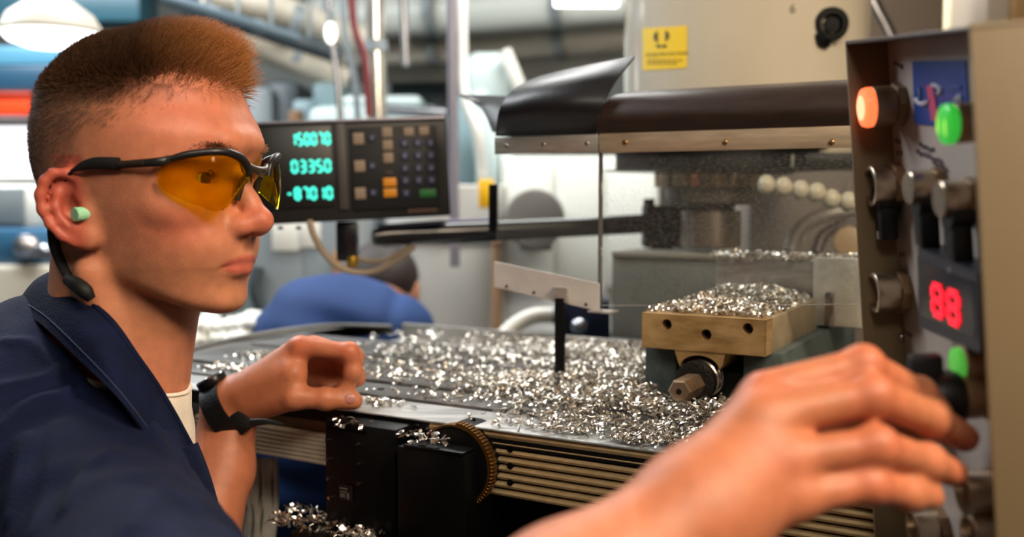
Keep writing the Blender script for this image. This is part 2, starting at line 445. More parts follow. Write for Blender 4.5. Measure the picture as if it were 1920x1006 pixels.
# ---- hands
def rot_pts(l): return [A3(P(*q)) for q in l]
def finger(pts, r):                    # knuckle, middle joint, end joint, tip
    p = rot_pts(pts) if len(pts[0]) == 3 and not isinstance(pts[0], np.ndarray) else pts
    return Un(.005, cap(p[0], p[1], r*1.10, r*1.0), cap(p[1], p[2], r*1.0, r*.92), cap(p[2], p[3], r*.92, r*.80), ell(p[1], (r*1.10,)*3), ell(p[2], (r*.98,)*3))
dl = .045
LF = [finger([(566, 648, 1.0+dl), (655, 659, .995+dl), (662, 697, .995+dl), (652, 722, .996+dl)], .0093),
      finger([(588, 645, 1.02+dl), (664, 668, 1.020+dl), (668, 708, 1.018+dl), (640, 728, 1.014+dl)], .0093),
      finger([(594, 655, 1.042+dl), (652, 682, 1.042+dl), (648, 716, 1.038+dl), (615, 726, 1.032+dl)], .0088),
      finger([(592, 668, 1.060+dl), (636, 694, 1.062+dl), (628, 722, 1.058+dl), (600, 728, 1.050+dl)], .0080)]
W = [A3(P(*q)) for q in [(432, 758, 1.075)]][0]
LT = Un(.006, cap(A3(P(480, 758, 1.058)), A3(P(552, 744, 1.032)), .0180, .0132), cap(A3(P(552, 744, 1.032)), A3(P(612, 747, 1.034)), .0128, .0105), cap(A3(P(612, 747, 1.034)), A3(P(664, 751, 1.040)), .0110, .0094), ell(A3(P(612, 747, 1.034)), (.0112,)*3))
LP = Un(.014, cap(W, A3(P(560, 655, 1.052)), .0235, .0140), cap(W, A3(P(576, 668, 1.085)), .0230, .0150), cap(W, A3(P(574, 684, 1.105)), .0220, .0140),
        cap(A3(P(470, 742, 1.060)), A3(P(548, 700, 1.040)), .021, .0165), cap(A3(P(560, 690, 1.095)), A3(P(620, 706, 1.098)), .020, .016))
LA = [cap(A3(P(335, 1190, .96)), A3(P(412, 880, 1.055)), .046, .0335), cap(A3(P(412, 880, 1.055)), W, .0335, .0255, A3((1, .0, .6)), 1.12)]
lhand = Un(.010, Un(.014, LP, *LA), Un(.0045, *LF), LT)
RF = [finger([(1432, 732, .535), (1618, 684, .540), (1722, 738, .568), (1790, 796, .585)], .0098),
      finger([(1428, 785, .517), (1634, 742, .521), (1745, 783, .550), (1808, 820, .566)], .0106),
      finger([(1440, 865, .505), (1642, 836, .508), (1738, 866, .532), (1788, 886, .546)], .0100),
      finger([(1482, 935, .500), (1630, 908, .505), (1702, 925, .520), (1745, 930, .530)], .0092)]
RW = A3(P(1318, 955, .500)); RE = A3((-.095, .375, .985)); RS = A3((-.310, .735, .975))
RPm = Un(.016, cap(RW, A3(P(1424, 775, .530)), .0260, .0155), cap(RW, A3(P(1425, 810, .517)), .0265, .0160), cap(RW, A3(P(1432, 872, .509)), .0265, .0155), cap(RW, A3(P(1470, 930, .504)), .024, .0145))
RT = Un(.006, cap(A3(P(1350, 900, .530)), A3(P(1500, 830, .575)), .019, .0140), cap(A3(P(1500, 830, .575)), A3(P(1640, 800, .610)), .0130, .0112), cap(A3(P(1640, 800, .610)), A3(P(1745, 802, .618)), .0112, .0092))
RA = [cap(RW, RW*.62+RE*.38, .0270, .0345, A3((0, .3, 1)), 1.05), cap(RW*.62+RE*.38, RE, .0345, .045), cap(RE, RS, .045, .056)]
rhand = Un(.011, Un(.018, RPm, *RA), Un(.0040, *RF), RT)
# ---- trunk (under the shirt)
LE = A3(P(335, 1190, .96)); LS = A3((-.46, 1.03, .97))
trunk = [ell((-.43, .865, .97), (.105, .165, .13)), cap((-.41, .87, .95), (-.47, .90, .62), .115, .12), cap((-.380, .87, 1.045), RS, .040, .05), cap((-.380, .87, 1.045), LS, .040, .05), cap(LS, LE, .045, .040)]
body_n = Un(.012, headn, lhand, rhand, *trunk)
V, Q = polygonise(body_n, (-.66, .26, .45), (.30, 1.24, 1.40), .0019)
V = relax(V, Q, 2, .5)
# skin colour: ruddy cheeks, nose and ears, pinker lips and knuckles
q = toH(V); u, v, w_ = q.T
C = np.tile(A3(lin((.79, .51, .385))), (len(V), 1))
def blend(m, col):
    global C
    C = C*(1-m[:, None])+A3(lin(col))*m[:, None]
def g3(c, s, two=True):
    vv = np.abs(v) if two else v
    return np.exp(-(((u-c[0])/s[0])**2+((vv-c[1])/s[1])**2+((w_-c[2])/s[2])**2))
blend(.60*g3((.060, .052, -.012), (.030, .025, .022)), (.78, .40, .31))
blend(.80*g3((.108, .0, -.008), (.016, .022, .014)), (.80, .40, .30))
blend(.60*g3((.065, .045, .080), (.045, .04, .035)), (.80, .42, .32))
isear = np.clip((np.abs(v)-.0705)/.004, 0, 1)*np.clip((-.002-u)/.008, 0, 1)*(w_ > -.045)*(w_ < .045)*np.clip((np.abs(v)-.0655+u*.10)/.004, 0, 1)
blend(.85*np.clip(isear, 0, 1), (.76, .36, .29))
lipm = np.clip(1.15-(((w_+.0462)/.0085)**2+(v/.027)**2), 0, 1)*(u > .074)*(np.abs(w_+.0462) < .012)
blend(np.clip(lipm*1.8, 0, .8), (.72, .34, .29))
# scalp stubble
scal = np.clip((w_-(.040+np.clip(u, -1, .06)*.75))/.055, 0, 1)*np.clip((.082-u)/.02+(w_ > .1)*1., 0, 1)
sideb = np.clip((.012-u)/.085, 0, 1)**1.2*np.clip((w_+.035)/.05, 0, 1)*(np.abs(v) < .078)
blend(np.clip(.55*np.maximum(scal, sideb*.8)*(1-isear), 0, 1), (.52, .36, .26))
beard = np.clip((-w_-.02)/.03, 0, 1)*np.clip((u+.02)/.03, 0, 1)*(w_ > -.11)
blend(.35*beard*(1-np.clip(lipm*2, 0, 1)), (.72, .50, .34))
hk = np.zeros(len(V))
for kx in [(1618, 684, .540), (1634, 742, .521), (1642, 836, .508), (1630, 908, .505), (1432, 740, .53), (1440, 865, .505), (1790, 796, .585), (1808, 820, .566), (1788, 886, .546), (566, 648, 1.04), (655, 659, 1.04)]:
    hk = np.maximum(hk, np.exp(-((V-A3(P(*kx)))**2).sum(1)/(.017**2)))
hand = (V[:, 0] > .06) | ((V[:, 1] > .98) & (V[:, 0] > -.33))
blend(.70*hand, (.73, .44, .30)); blend(.6*hk*hand, (.78, .40, .29))
me = np_mesh('person', V, Q); vcolor(me, C)
M_skin = mat('skin', 'cc9070', .38, vcol=True, noise=.12, nscale=90, bump=.22, bscale=900, sss=.25, spec=.4)
person = link_mesh('person', me, M_skin, None, loc=(-.40, .87, .62))
tag(person, 'crew-cut man in navy coveralls and amber glasses reaching for a knob on the control panel', 'person')
print('body verts', len(V))
# eyes
W3_ = lambda q: Vector(H(*q))
M_eyew = mat('eye_white_shaded', 'b0a294', .2); M_iris = mat('iris', '120c08', .1)  # eye white darkened, its shadow is put into the colour
for s in (1, -1):
    e = MB().ball(H(.0655, s*.032, .0270), .0126, 4).build('eyeball', M_eyew, person)
    c = H(.0655, s*.032, .0270); d = (HF+HR*s*(-.0)-HU*.10); d /= np.linalg.norm(d)
    MB().lathe([(.0104, .0072), (.0122, .0052), (.0128, .0024), (.0129, .0005)], c, d, 20).build('iris', M_iris, e)
for s in (1, -1):
    MB().tube([W3_((.0765, s*.0215, .0275)), W3_((.0800, s*.0290, .0322)), W3_((.0775, s*.0370, .0315)), W3_((.0700, s*.0455, .0270))], [.0006, .0010, .0011, .0005], 6, smooth=4).build('eyelashes', mat('lash_brown', '2a1a10', .6), person)
# brows and hair as fine strands
def strands(name, roots, dirs, lens, rad, m, parent, bend=None, k=5):
    n = len(roots); cu = bpy.data.hair_curves.new(name); cu.add_curves([k]*n)
    t = np.linspace(0, 1, k)[None, :, None]
    pos = roots[:, None, :]+dirs[:, None, :]*lens[:, None, None]*t
    if bend is not None: pos = pos+bend[:, None, :]*lens[:, None, None]*t*t
    pos = pos-np.array(wloc(parent))
    cu.attributes['position'].data.foreach_set('vector', pos.astype(np.float32).ravel())
    ra = cu.attributes.get('radius') or cu.attributes.new('radius', 'FLOAT', 'POINT')
    rr = np.tile(rad*np.array([1.0]*(k-2)+[.8, .25]), (n, 1)); ra.data.foreach_set('value', rr.astype(np.float32).ravel())
    cu.materials.append(m); o = bpy.data.objects.new(name, cu); COL.objects.link(o); o.parent = parent; return o
rng = np.random.default_rng(3)
M_hair = mat('hair_brown', '8a5a36', .40, spec=.5)
def hair_nodes(m):
    nt = m.node_tree; N = nt.nodes; L = nt.links
    g = N.new('ShaderNodeNewGeometry'); d = N.new('ShaderNodeVectorMath'); d.operation = 'DOT_PRODUCT'; d.inputs[1].default_value = tuple(HF*.8+A3((0, 0, .45)))
    L.new(g.outputs['Position'], d.inputs[0])
    mr = N.new('ShaderNodeMapRange'); o = float(HO@(HF*.8+A3((0, 0, .45)))); mr.inputs[1].default_value = o+.086; mr.inputs[2].default_value = o+.132
    L.new(d.outputs['Value'], mr.inputs[0])
    ns = N.new('ShaderNodeTexNoise'); ns.inputs['Scale'].default_value = 700; L.new(g.outputs['Position'], ns.inputs['Vector'])
    c = N.new('ShaderNodeMix'); c.data_type = 'RGBA'; c.inputs[6].default_value = (*hexc('5e402c'), 1); c.inputs[7].default_value = (*hexc('cc8a50'), 1); L.new(mr.outputs[0], c.inputs[0])
    r = N.new('ShaderNodeMapRange'); r.inputs[1].default_value = .3; r.inputs[2].default_value = .7; r.inputs[3].default_value = .35; r.inputs[4].default_value = 1.5; L.new(ns.outputs['Fac'], r.inputs[0])
    m2 = N.new('ShaderNodeMix'); m2.data_type = 'RGBA'; m2.blend_type = 'MULTIPLY'; m2.inputs[0].default_value = 1; L.new(c.outputs[2], m2.inputs[6]); L.new(r.outputs[0], m2.inputs[7])
    L.new(m2.outputs[2], N['Principled BSDF'].inputs['Base Color'])
hair_nodes(M_hair)
tri = V[Q]; cen = tri.mean(1); nrm = np.cross(tri[:, 2]-tri[:, 0], tri[:, 3]-tri[:, 1]); ar = np.linalg.norm(nrm, axis=1)/2; nrm /= np.maximum(np.linalg.norm(nrm, axis=1), 1e-12)[:, None]
hc = toH(cen); hn = nrm@HM.T
if np.einsum('ij,ij->i', nrm[np.abs(hc[:, 2]-.13) < .01], np.tile(HU, ((np.abs(hc[:, 2]-.13) < .01).sum(), 1))).mean() < 0: nrm = -nrm; hn = -hn
hu, hv, hw = hc.T
# hairline: along the forehead, down past the temple to the ear and round behind it
front = .100-.0*hu-np.clip((np.abs(hv)-.030)/.03, 0, 1)*.012
line = np.where(hu > .045, front, np.where(hu > .012, .092-(.045-hu)*1.35, np.where(hu > -.020, .0475-(.012-hu)*.9, np.where(hu > -.055, .019-(-.020-hu)*1.5, -.042))))
line = line+.006*np.sin(hu*260)+.004*np.sin(hu*610+1)
line = np.where(np.abs(hv) < .05, np.where(hu > 0, .100, line), line)
dens = np.clip((hw-line+.010)/.080, 0, 1)**1.25
dens *= (np.abs(hv) < .0785)
top = np.clip((hw-.088)/.030, 0, 1)
wt = ar*dens*(.30+1.1*top)*(hw > -.05)
N = 100000
pick = rng.choice(len(cen), N, p=wt/wt.sum())
r1 = rng.random((N, 2, 1)); tp = tri[pick]; roots = (tp[:, 0]*(1-r1[:, 0])+tp[:, 1]*r1[:, 0])*(1-r1[:, 1])+(tp[:, 3]*(1-r1[:, 0])+tp[:, 2]*r1[:, 0])*r1[:, 1]
th = toH(roots); tt = np.clip((th[:, 2]-.088)/.030, 0, 1)
L = .0016+.0035*np.clip((th[:, 2]-.02)/.06, 0, 1)+tt*(.005+.019*np.clip((th[:, 0]+.01)/.08, 0, 1))
L *= .60+.75*rng.random(N)
clump = np.sin(th[:, 0]*420+3*np.sin(th[:, 1]*190))*.30+np.sin(th[:, 1]*520+2*np.sin(th[:, 0]*150))*.14
sidedir = A3((-.18, 0, -.50)); topdir = np.stack([.30+.55*clump, .25*clump+0*clump, np.full(N, .95)], 1)
d = hn[pick]*(1-tt[:, None]*.55)+sidedir*(1-tt[:, None])*2.2+topdir*tt[:, None]*1.15
d += rng.normal(0, .20, (N, 3)); d /= np.linalg.norm(d, axis=1)[:, None]
bend = np.stack([.28*tt, 0*tt, -.12*tt], 1)
lo_m = tt < .35
strands('hair', roots[lo_m]-nrm[pick][lo_m]*.0005, (d@HM)[lo_m], L[lo_m], .00010, M_hair, person, (bend@HM)[lo_m])
hi_m = ~lo_m
strands('hair_top', roots[hi_m]-nrm[pick][hi_m]*.0005, (d@HM)[hi_m], L[hi_m], .00017, M_hair, person, (bend@HM)[hi_m])
# eyebrows
n = 1500; s = rng.choice([1, -1], n); a = rng.random(n)
bx = A3((.094, .013, .0475))+(A3((.072, .050, .0500))-A3((.094, .013, .0475)))*a[:, None]+np.stack([.006*np.sin(a*PI), 0*a, .003*np.sin(a*PI)], 1)
bx[:, 1] *= s; bx += rng.normal(0, .0013, (n, 3)); bd = np.stack([.15+0*a, s*.85, .35*(1-a)], 1)+rng.normal(0, .15, (n, 3))
strands('eyebrows', bx@HM+HO, (bd/np.linalg.norm(bd, axis=1)[:, None])@HM, np.full(n, .0075), .00016, M_hair, person)
# ================================================================ his clothes and gear
from mathutils.bvhtree import BVHTree
BV = BVHTree.FromPolygons([tuple(x) for x in V], [tuple(int(i) for i in x) for x in Q])
CAMV = Vector((0, 0, CAM_Z))
def hit(px, py, off=0., dflt=.85, bv=None):
    r = ray(px, py).normalized(); h = (bv or BV).ray_cast(CAMV, r)
    if h[0] is None: return P(px, py, dflt)
    return h[0]-r*off
def hit_v(v, bv):
    r = (v-CAMV).normalized(); h = bv.ray_cast(CAMV, r); return h[0] if h[0] is not None else v
# ---- shirt
def foldfield(p):
    x, y, z = p.T
    a = .0032*np.sin(x*34+z*22+2.2*np.sin(z*17+y*11))*np.sin(z*13-x*9+y*17)
    b = .0016*np.sin(x*70-z*52+3*np.sin(y*31+x*17))*np.sin(y*37+z*29)
    return a+b
CV = [ell((-.435, .865, .965), (.122, .180, .150)), cap((-.420, .872, .95), (-.475, .90, .62), .132, .13),
      cap((-.395, .860, 1.055), RS, .062, .066), cap((-.41, .87, 1.045), (-.46, 1.02, .98), .060, .064),
      cap(RS, RE*.80+RS*.20, .067, .066), cap(LS, LE*.50+LS*.50, .062, .058), chain([P(75, 660, .905), P(165, 735, .870), P(250, 830, .855)], [.050, .055, .050], .02),
      cap((-.42, .86, 1.05), (-.45, .87, .95), .075, .10), cap((-.345, .835, 1.0), (-.385, .85, .88), .075, .09)]
shirt_s = Un(.035, *CV)
creases = []
def crease(pts, r=.0045, k=.0):
    global creases
    creases.append(pts)
shirt_o = Disp(shirt_s, foldfield)
neck_hole = Un(.01, cap((-.345, .862, 1.00), (-.352, .866, 1.3), .057, .070), cap((-.335, .85, 1.06), (-.262, .838, .985), .062, .030), cap((-.262, .838, .985), (-.215, .825, .95), .030, .022), cap((-.30, .91, 1.00), (-.22, .91, 1.14), .045, .07))
shirt_n = Sub(.006, shirt_o, neck_hole)
cut = Leaf(lambda p: -((p-(RE*.80+RS*.20))@((RS-RE)/np.linalg.norm(RS-RE))), RS, 9.)   # cuff plane
SV, SQ = polygonise(shirt_n, (-.68, .28, .45), (-.10, 1.26, 1.26), .0026)
SV = relax(SV, SQ, 2, .5)
SB = BVHTree.FromPolygons([tuple(x) for x in SV], [tuple(int(i) for i in x) for x in SQ])
SN = np.zeros_like(SV); fn = np.cross(SV[SQ[:, 2]]-SV[SQ[:, 0]], SV[SQ[:, 3]]-SV[SQ[:, 1]])
for a_ in range(4): np.add.at(SN, SQ[:, a_], fn)
SN /= np.maximum(np.linalg.norm(SN, axis=1), 1e-12)[:, None]
if (SN[:, 2]*(SV[:, 2] > 1.05)).sum() < 0: SN = -SN
dsp = np.zeros(len(SV))
for pts, amp, wid in [([(0, 725), (80, 709), (137, 687)], .0035, .0055), ([(6, 798), (57, 753), (111, 741), (137, 728)], .004, .006), ([(141, 682), (140, 741)], -.004, .0025),
                      ([(152, 703), (222, 722), (270, 765), (300, 830)], .003, .007), ([(20, 968), (50, 823)], .004, .008), ([(125, 953), (165, 880), (205, 850)], .004, .008), ([(10, 640), (60, 645), (110, 690)], .003, .006),
                      ([(0, 760), (70, 728), (130, 706)], -.003, .006), ([(250, 990), (300, 910), (330, 860)], .004, .010), ([(60, 1000), (95, 900), (110, 800)], .003, .010), ([(380, 1000), (330, 940), (250, 900)], -.003, .008)]:
    w3 = [hit(x, y, 0, .75, SB) for x, y in pts]; q_, _ = spline(w3, 5); q_ = [A3(hit_v(v_, SB)) for v_ in q_]
    dm = np.full(len(SV), 9.)
    for i_, (a_, b_) in enumerate(zip(q_[:-1], q_[1:])):
        t_ = np.clip(((SV-a_)@(b_-a_))/max((b_-a_)@(b_-a_), 1e-9), 0, 1); dm = np.minimum(dm, np.linalg.norm(SV-a_-t_[:, None]*(b_-a_), axis=1))
    dsp += amp*np.exp(-(dm/wid)**2)
SV = SV+SN*dsp[:, None]
M_navy = mat('navy_cotton', '0b1534', .88, noise=.30, nscale=45, bump=.5, bscale=420, spec=.25)
nt = M_navy.node_tree
shirt = link_mesh('shirt', np_mesh('shirt', SV, SQ), M_navy, person)
SB = BVHTree.FromPolygons([tuple(x) for x in SV], [tuple(int(i) for i in x) for x in SQ])
# folds and seams lying on the shirt
def on(px, py, o=.0, d=.72): return hit(px, py, o, d, SB)
def ridge(name, px, r, m, k=6, n=8, off=0.):
    pts = [on(x, y, off) for x, y in px]; q, _ = spline(pts, 4); q = [on_project(v, off) for v in q]
    L = len(q); rr = [r*(.25+.75*math.sin(PI*min(1, (i+.5)/L))) for i in range(L)]
    MB().tube(q, rr, n).build(name, m, person)
def on_project(v, off):
    r = (v-CAMV).normalized(); h = SB.ray_cast(CAMV, r); return (h[0]-r*off) if h[0] is not None else v
# ---- white undershirt
M_tee = mat('undershirt_cotton', 'f0e2d0', .9, bump=.35, bscale=700, noise=.08, nscale=60)
rows = []
for i, (c, r, tilt) in enumerate([((-.342, .858, 1.078), .0610, .022), ((-.343, .858, 1.074), .0635, .022), ((-.344, .858, 1.060), .0640, .022), ((-.345, .858, 1.040), .0675, .02), ((-.350, .858, 1.00), .072, .01), ((-.358, .86, .95), .078, 0)]):
    rows.append([Vector((c[0]-.0055+r*math.cos(a), c[1]+r*1.0*math.sin(a), c[2]-tilt*math.cos(a)*1.0)) for a in np.linspace(0, 2*PI, 49)])
MB().grid(rows, .0018).build('undershirt', M_tee, person, smooth=60)
MB().tube([v+Vector((0, 0, .0005)) for v in rows[0]], .0021, 6).build('undershirt_neckband', M_tee, person)
# ---- collar
fold = [(150, 498, .93), (106, 504, .865), (150, 548, .815), (205, 600, .792), (250, 662, .785), (289, 716, .792), (327, 778, .806), (362, 842, .822)]
mid = [(110, 520, .965), (62, 528, .885), (112, 572, .810), (168, 628, .772), (218, 692, .757), (264, 752, .765), (308, 808, .785), (348, 858, .806)]
outr = [(70, 560, .985), (28, 572, .895), (78, 608, .812), (142, 668, .768), (212, 735, .748), (262, 795, .752), (296, 850, .770), (312, 872, .790)]
g = surf([[P(*q) for q in l] for l in (fold, mid, outr)], 7, 6)
MB().grid(g, .0022).build('collar', M_navy, person, smooth=60)
inn = [(160, 508, .95), (120, 515, .875), (163, 556, .826), (217, 608, .803), (260, 670, .797), (297, 723, .802), (334, 786, .814), (366, 850, .828)]
stand = [(165, 540, .95), (135, 548, .88), (180, 590, .835), (230, 640, .815), (266, 700, .808), (302, 748, .812), (334, 801, .822), (361, 860, .834)]
fo2 = [(x+2, y-1, d+.001) for x, y, d in fold]
g2 = surf([[P(*q) for q in l] for l in (fo2, inn, stand)], 7, 4)
MB().grid(g2, .0015).build('collar_band', M_navy, person, smooth=60)
MB().tube([v for v in g[0]], .0016, 6).build('collar_fold', M_navy, person)
sm = [g[i][j]*1.0 for i, j in [(len(g)-3, j) for j in range(len(g[0]))]]
MB().tube([v+(CAMV-v).normalized()*.0006 for v in sm], .0006, 5).build('collar_stitching', mat('navy_thread', '2a3658', .8), person)
# placket / lapel strip down the front edge
pl = [[P(312, 850, .785), P(330, 905, .788), P(352, 950, .790), P(372, 1010, .795)], [P(352, 835, .806), P(372, 880, .812), P(390, 925, .815), P(405, 1000, .815)], [P(366, 830, .825), P(384, 876, .828), P(402, 935, .83), P(416, 1000, .832)]]
MB().grid(surf(pl, 6, 5), .0025).build('placket', M_navy, person, smooth=60)
nc = hit(656, 747, .0002); nd = (CAMV-nc).normalized(); nu = (Vector((1, 0, 0))-nd*nd.x).normalized(); nv = nd.cross(nu)
MB().ball((0, 0, 0), .0062, 3, (1.0, .80, .22)).build('thumb_nail', mat('nail_pink', 'b87a70', .25), None)
o_ = bpy.data.objects['thumb_nail']; o_.data.transform(Matrix.Translation(nc-wloc(person)) @ Matrix((nu, nv, nd)).transposed().to_4x4()); o_.parent = person
# ---- safety glasses (worn, but could be lifted off)
def onlens(px, py, lo=-.02, hi=.085):
    r = A3(ray(px, py)); best = None
    f = lambda t: (lambda q: q[0]-(.1035-1790*q[1]**4))((A3(CAMV)+r*t-HO)@HM.T)
    ts = np.linspace(.6, 1.0, 400); fs = [f(t) for t in ts]
    for a, b, t in zip(fs[:-1], fs[1:], ts[:-1]):
        if (a > 0) != (b > 0) :
            q = (A3(CAMV)+r*t-HO)@HM.T
            if lo < q[1] < hi: best = t; break
    if best is None: best = ts[int(np.argmin(np.abs(fs)))]
    return (A3(CAMV)+r*best-HO)@HM.T
def PH(px, py, v):                     # pixel -> head coordinates on the plane v
    r = A3(ray(px, py)); t = (v-(A3(CAMV)-HO)@HR)/(r@HR); return (A3(CAMV)+r*t-HO)@HM.T
def W3(q): return Vector(H(*q))
topc = [(297, 306), (318, 300), (345, 293), (372, 289), (400, 287), (425, 289), (446, 298), (458, 312), (463, 332)]
botc = [(294, 338), (306, 355), (328, 368), (352, 379), (378, 388), (402, 396), (424, 390), (444, 368), (461, 340)]
M_lens = mat('amber_lens', 'ff9a00', .03, ior=1.25, trans=1.0, spec=.5)
nt = M_lens.node_tree; N_ = nt.nodes; nt.nodes.remove(N_['Principled BSDF'])
tr = N_.new('ShaderNodeBsdfTransparent'); tr.inputs[0].default_value = (.90, .82, .10, 1)
gl = N_.new('ShaderNodeBsdfGlossy'); gl.inputs['Roughness'].default_value = .03
df = N_.new('ShaderNodeBsdfTranslucent'); df.inputs[0].default_value = (1.0, .62, .02, 1)
ly = N_.new('ShaderNodeLayerWeight'); ly.inputs[0].default_value = .12
m0 = N_.new('ShaderNodeMixShader'); m0.inputs[0].default_value = .08; m1 = N_.new('ShaderNodeMixShader')
nt.links.new(tr.outputs[0], m0.inputs[1]); nt.links.new(df.outputs[0], m0.inputs[2])
nt.links.new(ly.outputs['Fresnel'], m1.inputs[0]); nt.links.new(m0.outputs[0], m1.inputs[1]); nt.links.new(gl.outputs[0], m1.inputs[2]); nt.links.new(m1.outputs[0], N_['Material Output'].inputs[0])
M_frame = mat('black_frame_plastic', '1c1a1a', .35); M_rub = mat('black_rubber', '101010', .65); M_gun = mat('gunmetal', '5a5048', .35, metal=.8)
gt = thing('safety_glasses', 'amber-lensed safety glasses with black frame, worn by the crew-cut man', 'glasses', W3((.10, 0, .02)))
tp = [onlens(*q) for q in topc]; bp = [onlens(*q) for q in botc]
for s in (1, -1):
    sg = lambda q: (q[0], s*q[1], q[2])
    rws = []
    for t in np.linspace(0, 1, 7):
        rws.append([Vector(sg(a*(1-t)+b*t+A3((.004*math.sin(PI*t), 0, 0)))) for a, b in zip(tp, bp)])
    rws = [[W3(v) for v in r] for r in surf(rws, 3, 1)]
    MB().grid(rws, .0016).build('lens', M_lens, gt, smooth=70)
    rim_p = [W3(sg(a+A3((.002, 0, .0012)))) for a in tp]
    MB().tube(rim_p, [.0022, .0027, .0032, .0032, .0032, .0033, .0036, .0036, .0026], 10, smooth=4).build('brow_bar', M_frame, gt)
    a = [PH(300, 303, .0755), PH(262, 306, .0790), PH(218, 309, .0800)]
    MB().tube([W3(sg(tp[1]+A3((.001, .001, .001))))] + [W3(sg(q)) for q in a], [.0030, .0035, .0032, .0030], 10, flat=((0, 0, 1), .6), smooth=4).build('temple_arm', M_frame, gt)
    MB().tube([W3(sg(q)) for q in [PH(268, 305, .0815), PH(222, 308, .0822)]], .0020, 8, flat=((0, 0, 1), .5)).build('temple_inlay', M_gun, gt)
    b = [PH(224, 307, .0802), PH(204, 306, .0815), PH(178, 306, .0825), PH(155, 311, .0830), PH(133, 321, .0835)]
    MB().tube([W3(sg(q)) for q in b], [.0050, .0050, .0048, .0036, .0014], 12, flat=((0, 0, 1), .5), smooth=5).build('temple_tip', M_rub, gt)
    MB().tube([W3(sg(q)) for q in [(.1010, .0130, .028), (.0970, .0125, .022), (.0930, .0135, .008)]], [.0016, .0030, .0026], 10, smooth=4).build('nose_pad', mat('nose_pad_rubber', '2a2010', .6), gt)
MB().tube([W3((.1040, .0160, .0370)), W3((.1065, .0085, .0335)), W3((.1075, 0, .0325)), W3((.1065, -.0085, .0335)), W3((.1040, -.0160, .0370))], [.0028, .0034, .0038, .0034, .0028], 12, smooth=5).build('bridge', M_gun, gt)
# cord and slider
cp = [hit(133, 322, .003), P(100, 395, .812), P(98, 430, .820), P(104, 465, .822), P(118, 500, .812), P(140, 535, .800), P(158, 552, .795)]
MB().tube(cp, [.0015, .0028, .0040, .0044, .0040, .0034, .0026], 10, flat=((1, .3, 0), .45), smooth=6).build('retainer_cord', M_rub, gt)
MB().tube([P(128, 524, .800), P(145, 534, .790), P(160, 546, .786), P(171, 560, .788)], [.0048, .0062, .0062, .0040], 12, smooth=5).build('cord_slider', M_rub, gt)
# ---- ear plug
ec = A3(hit(148, 400, .0)); et = thing('ear_plug', 'small pale green foam ear plug in the ear of the crew-cut man', 'ear plug', P(150, 399, .782))
dv = Vector(HR*.90-HF*.30-HU*.05).normalized(); c0 = P(154, 401, .790)
MB().lathe([(-.008, .0056), (.002, .0058), (.0060, .0058), (.0066, .0052)], c0, dv, 14).build('ear_plug_foam', mat('green_foam', '9cd8ae', .8, bump=.3, bscale=500), et)
# ---- watch
wt_ = thing('wrist_watch', 'black wrist watch on the left wrist of the crew-cut man', 'watch', Vector(W))
wd = Vector((.84, -.05, .54)).normalized()
wc = P(428, 768, 1.072); e1 = wd.cross(Vector((0, 1, 0))).normalized(); e2 = wd.cross(e1).normalized()
ang = math.atan2(.55, 1.); 
def band(r0, w0, name, m, a0=0, a1=2*PI, th=.0026, n=40):
    rows = [[wc+wd*(s_*w0)+(e1*math.cos(a)*1.0+e2*math.sin(a)*1.08)*r0 for a in np.linspace(a0, a1, n)] for s_ in (-1, -.5, .0, .5, 1)]
    return MB().grid(rows, -th).build(name, m, wt_)
band(.0345, .0110, 'strap', mat('watch_strap', '0c0c0e', .5, bump=.3, bscale=300))
fd = (-e1 if (-e1).x < 0 else e1)
fd = (fd+Vector((0, 0, .15))+e2*0).normalized()
ctr = wc+fd*.0335
MB().cyl(ctr-fd*.001, ctr+fd*.007, .0165, 28, bev=.001).build('case', mat('watch_case', '2a2a2e', .3, metal=.7), wt_)
MB().lathe([(.0065, .0165), (.0085, .0155), (.0085, .0130), (.0068, .0128)], ctr, fd, 28, caps=False).build('bezel', mat('watch_bezel', 'a0a4ac', .25, metal=1.), wt_)
MB().cyl(ctr+fd*.0068, ctr+fd*.0074, .0128, 28).build('dial', mat('watch_dial', '1a2028', .1), wt_)
bk = wc+(Vector(P(470, 800, 1.03))-wc).normalized()*.036
MB().box(bk, (.024, .008, .018), bev=.002, R=Matrix((e1, e2, wd)).transposed()).build('buckle', M_rub, wt_)
MB().tube([P(470, 792, 1.025), P(500, 790, 1.020), P(532, 795, 1.018)], [.0045, .0032, .0010], 8, flat=((0, 0, 1), .6), smooth=4).build('strap_end', M_rub, wt_)
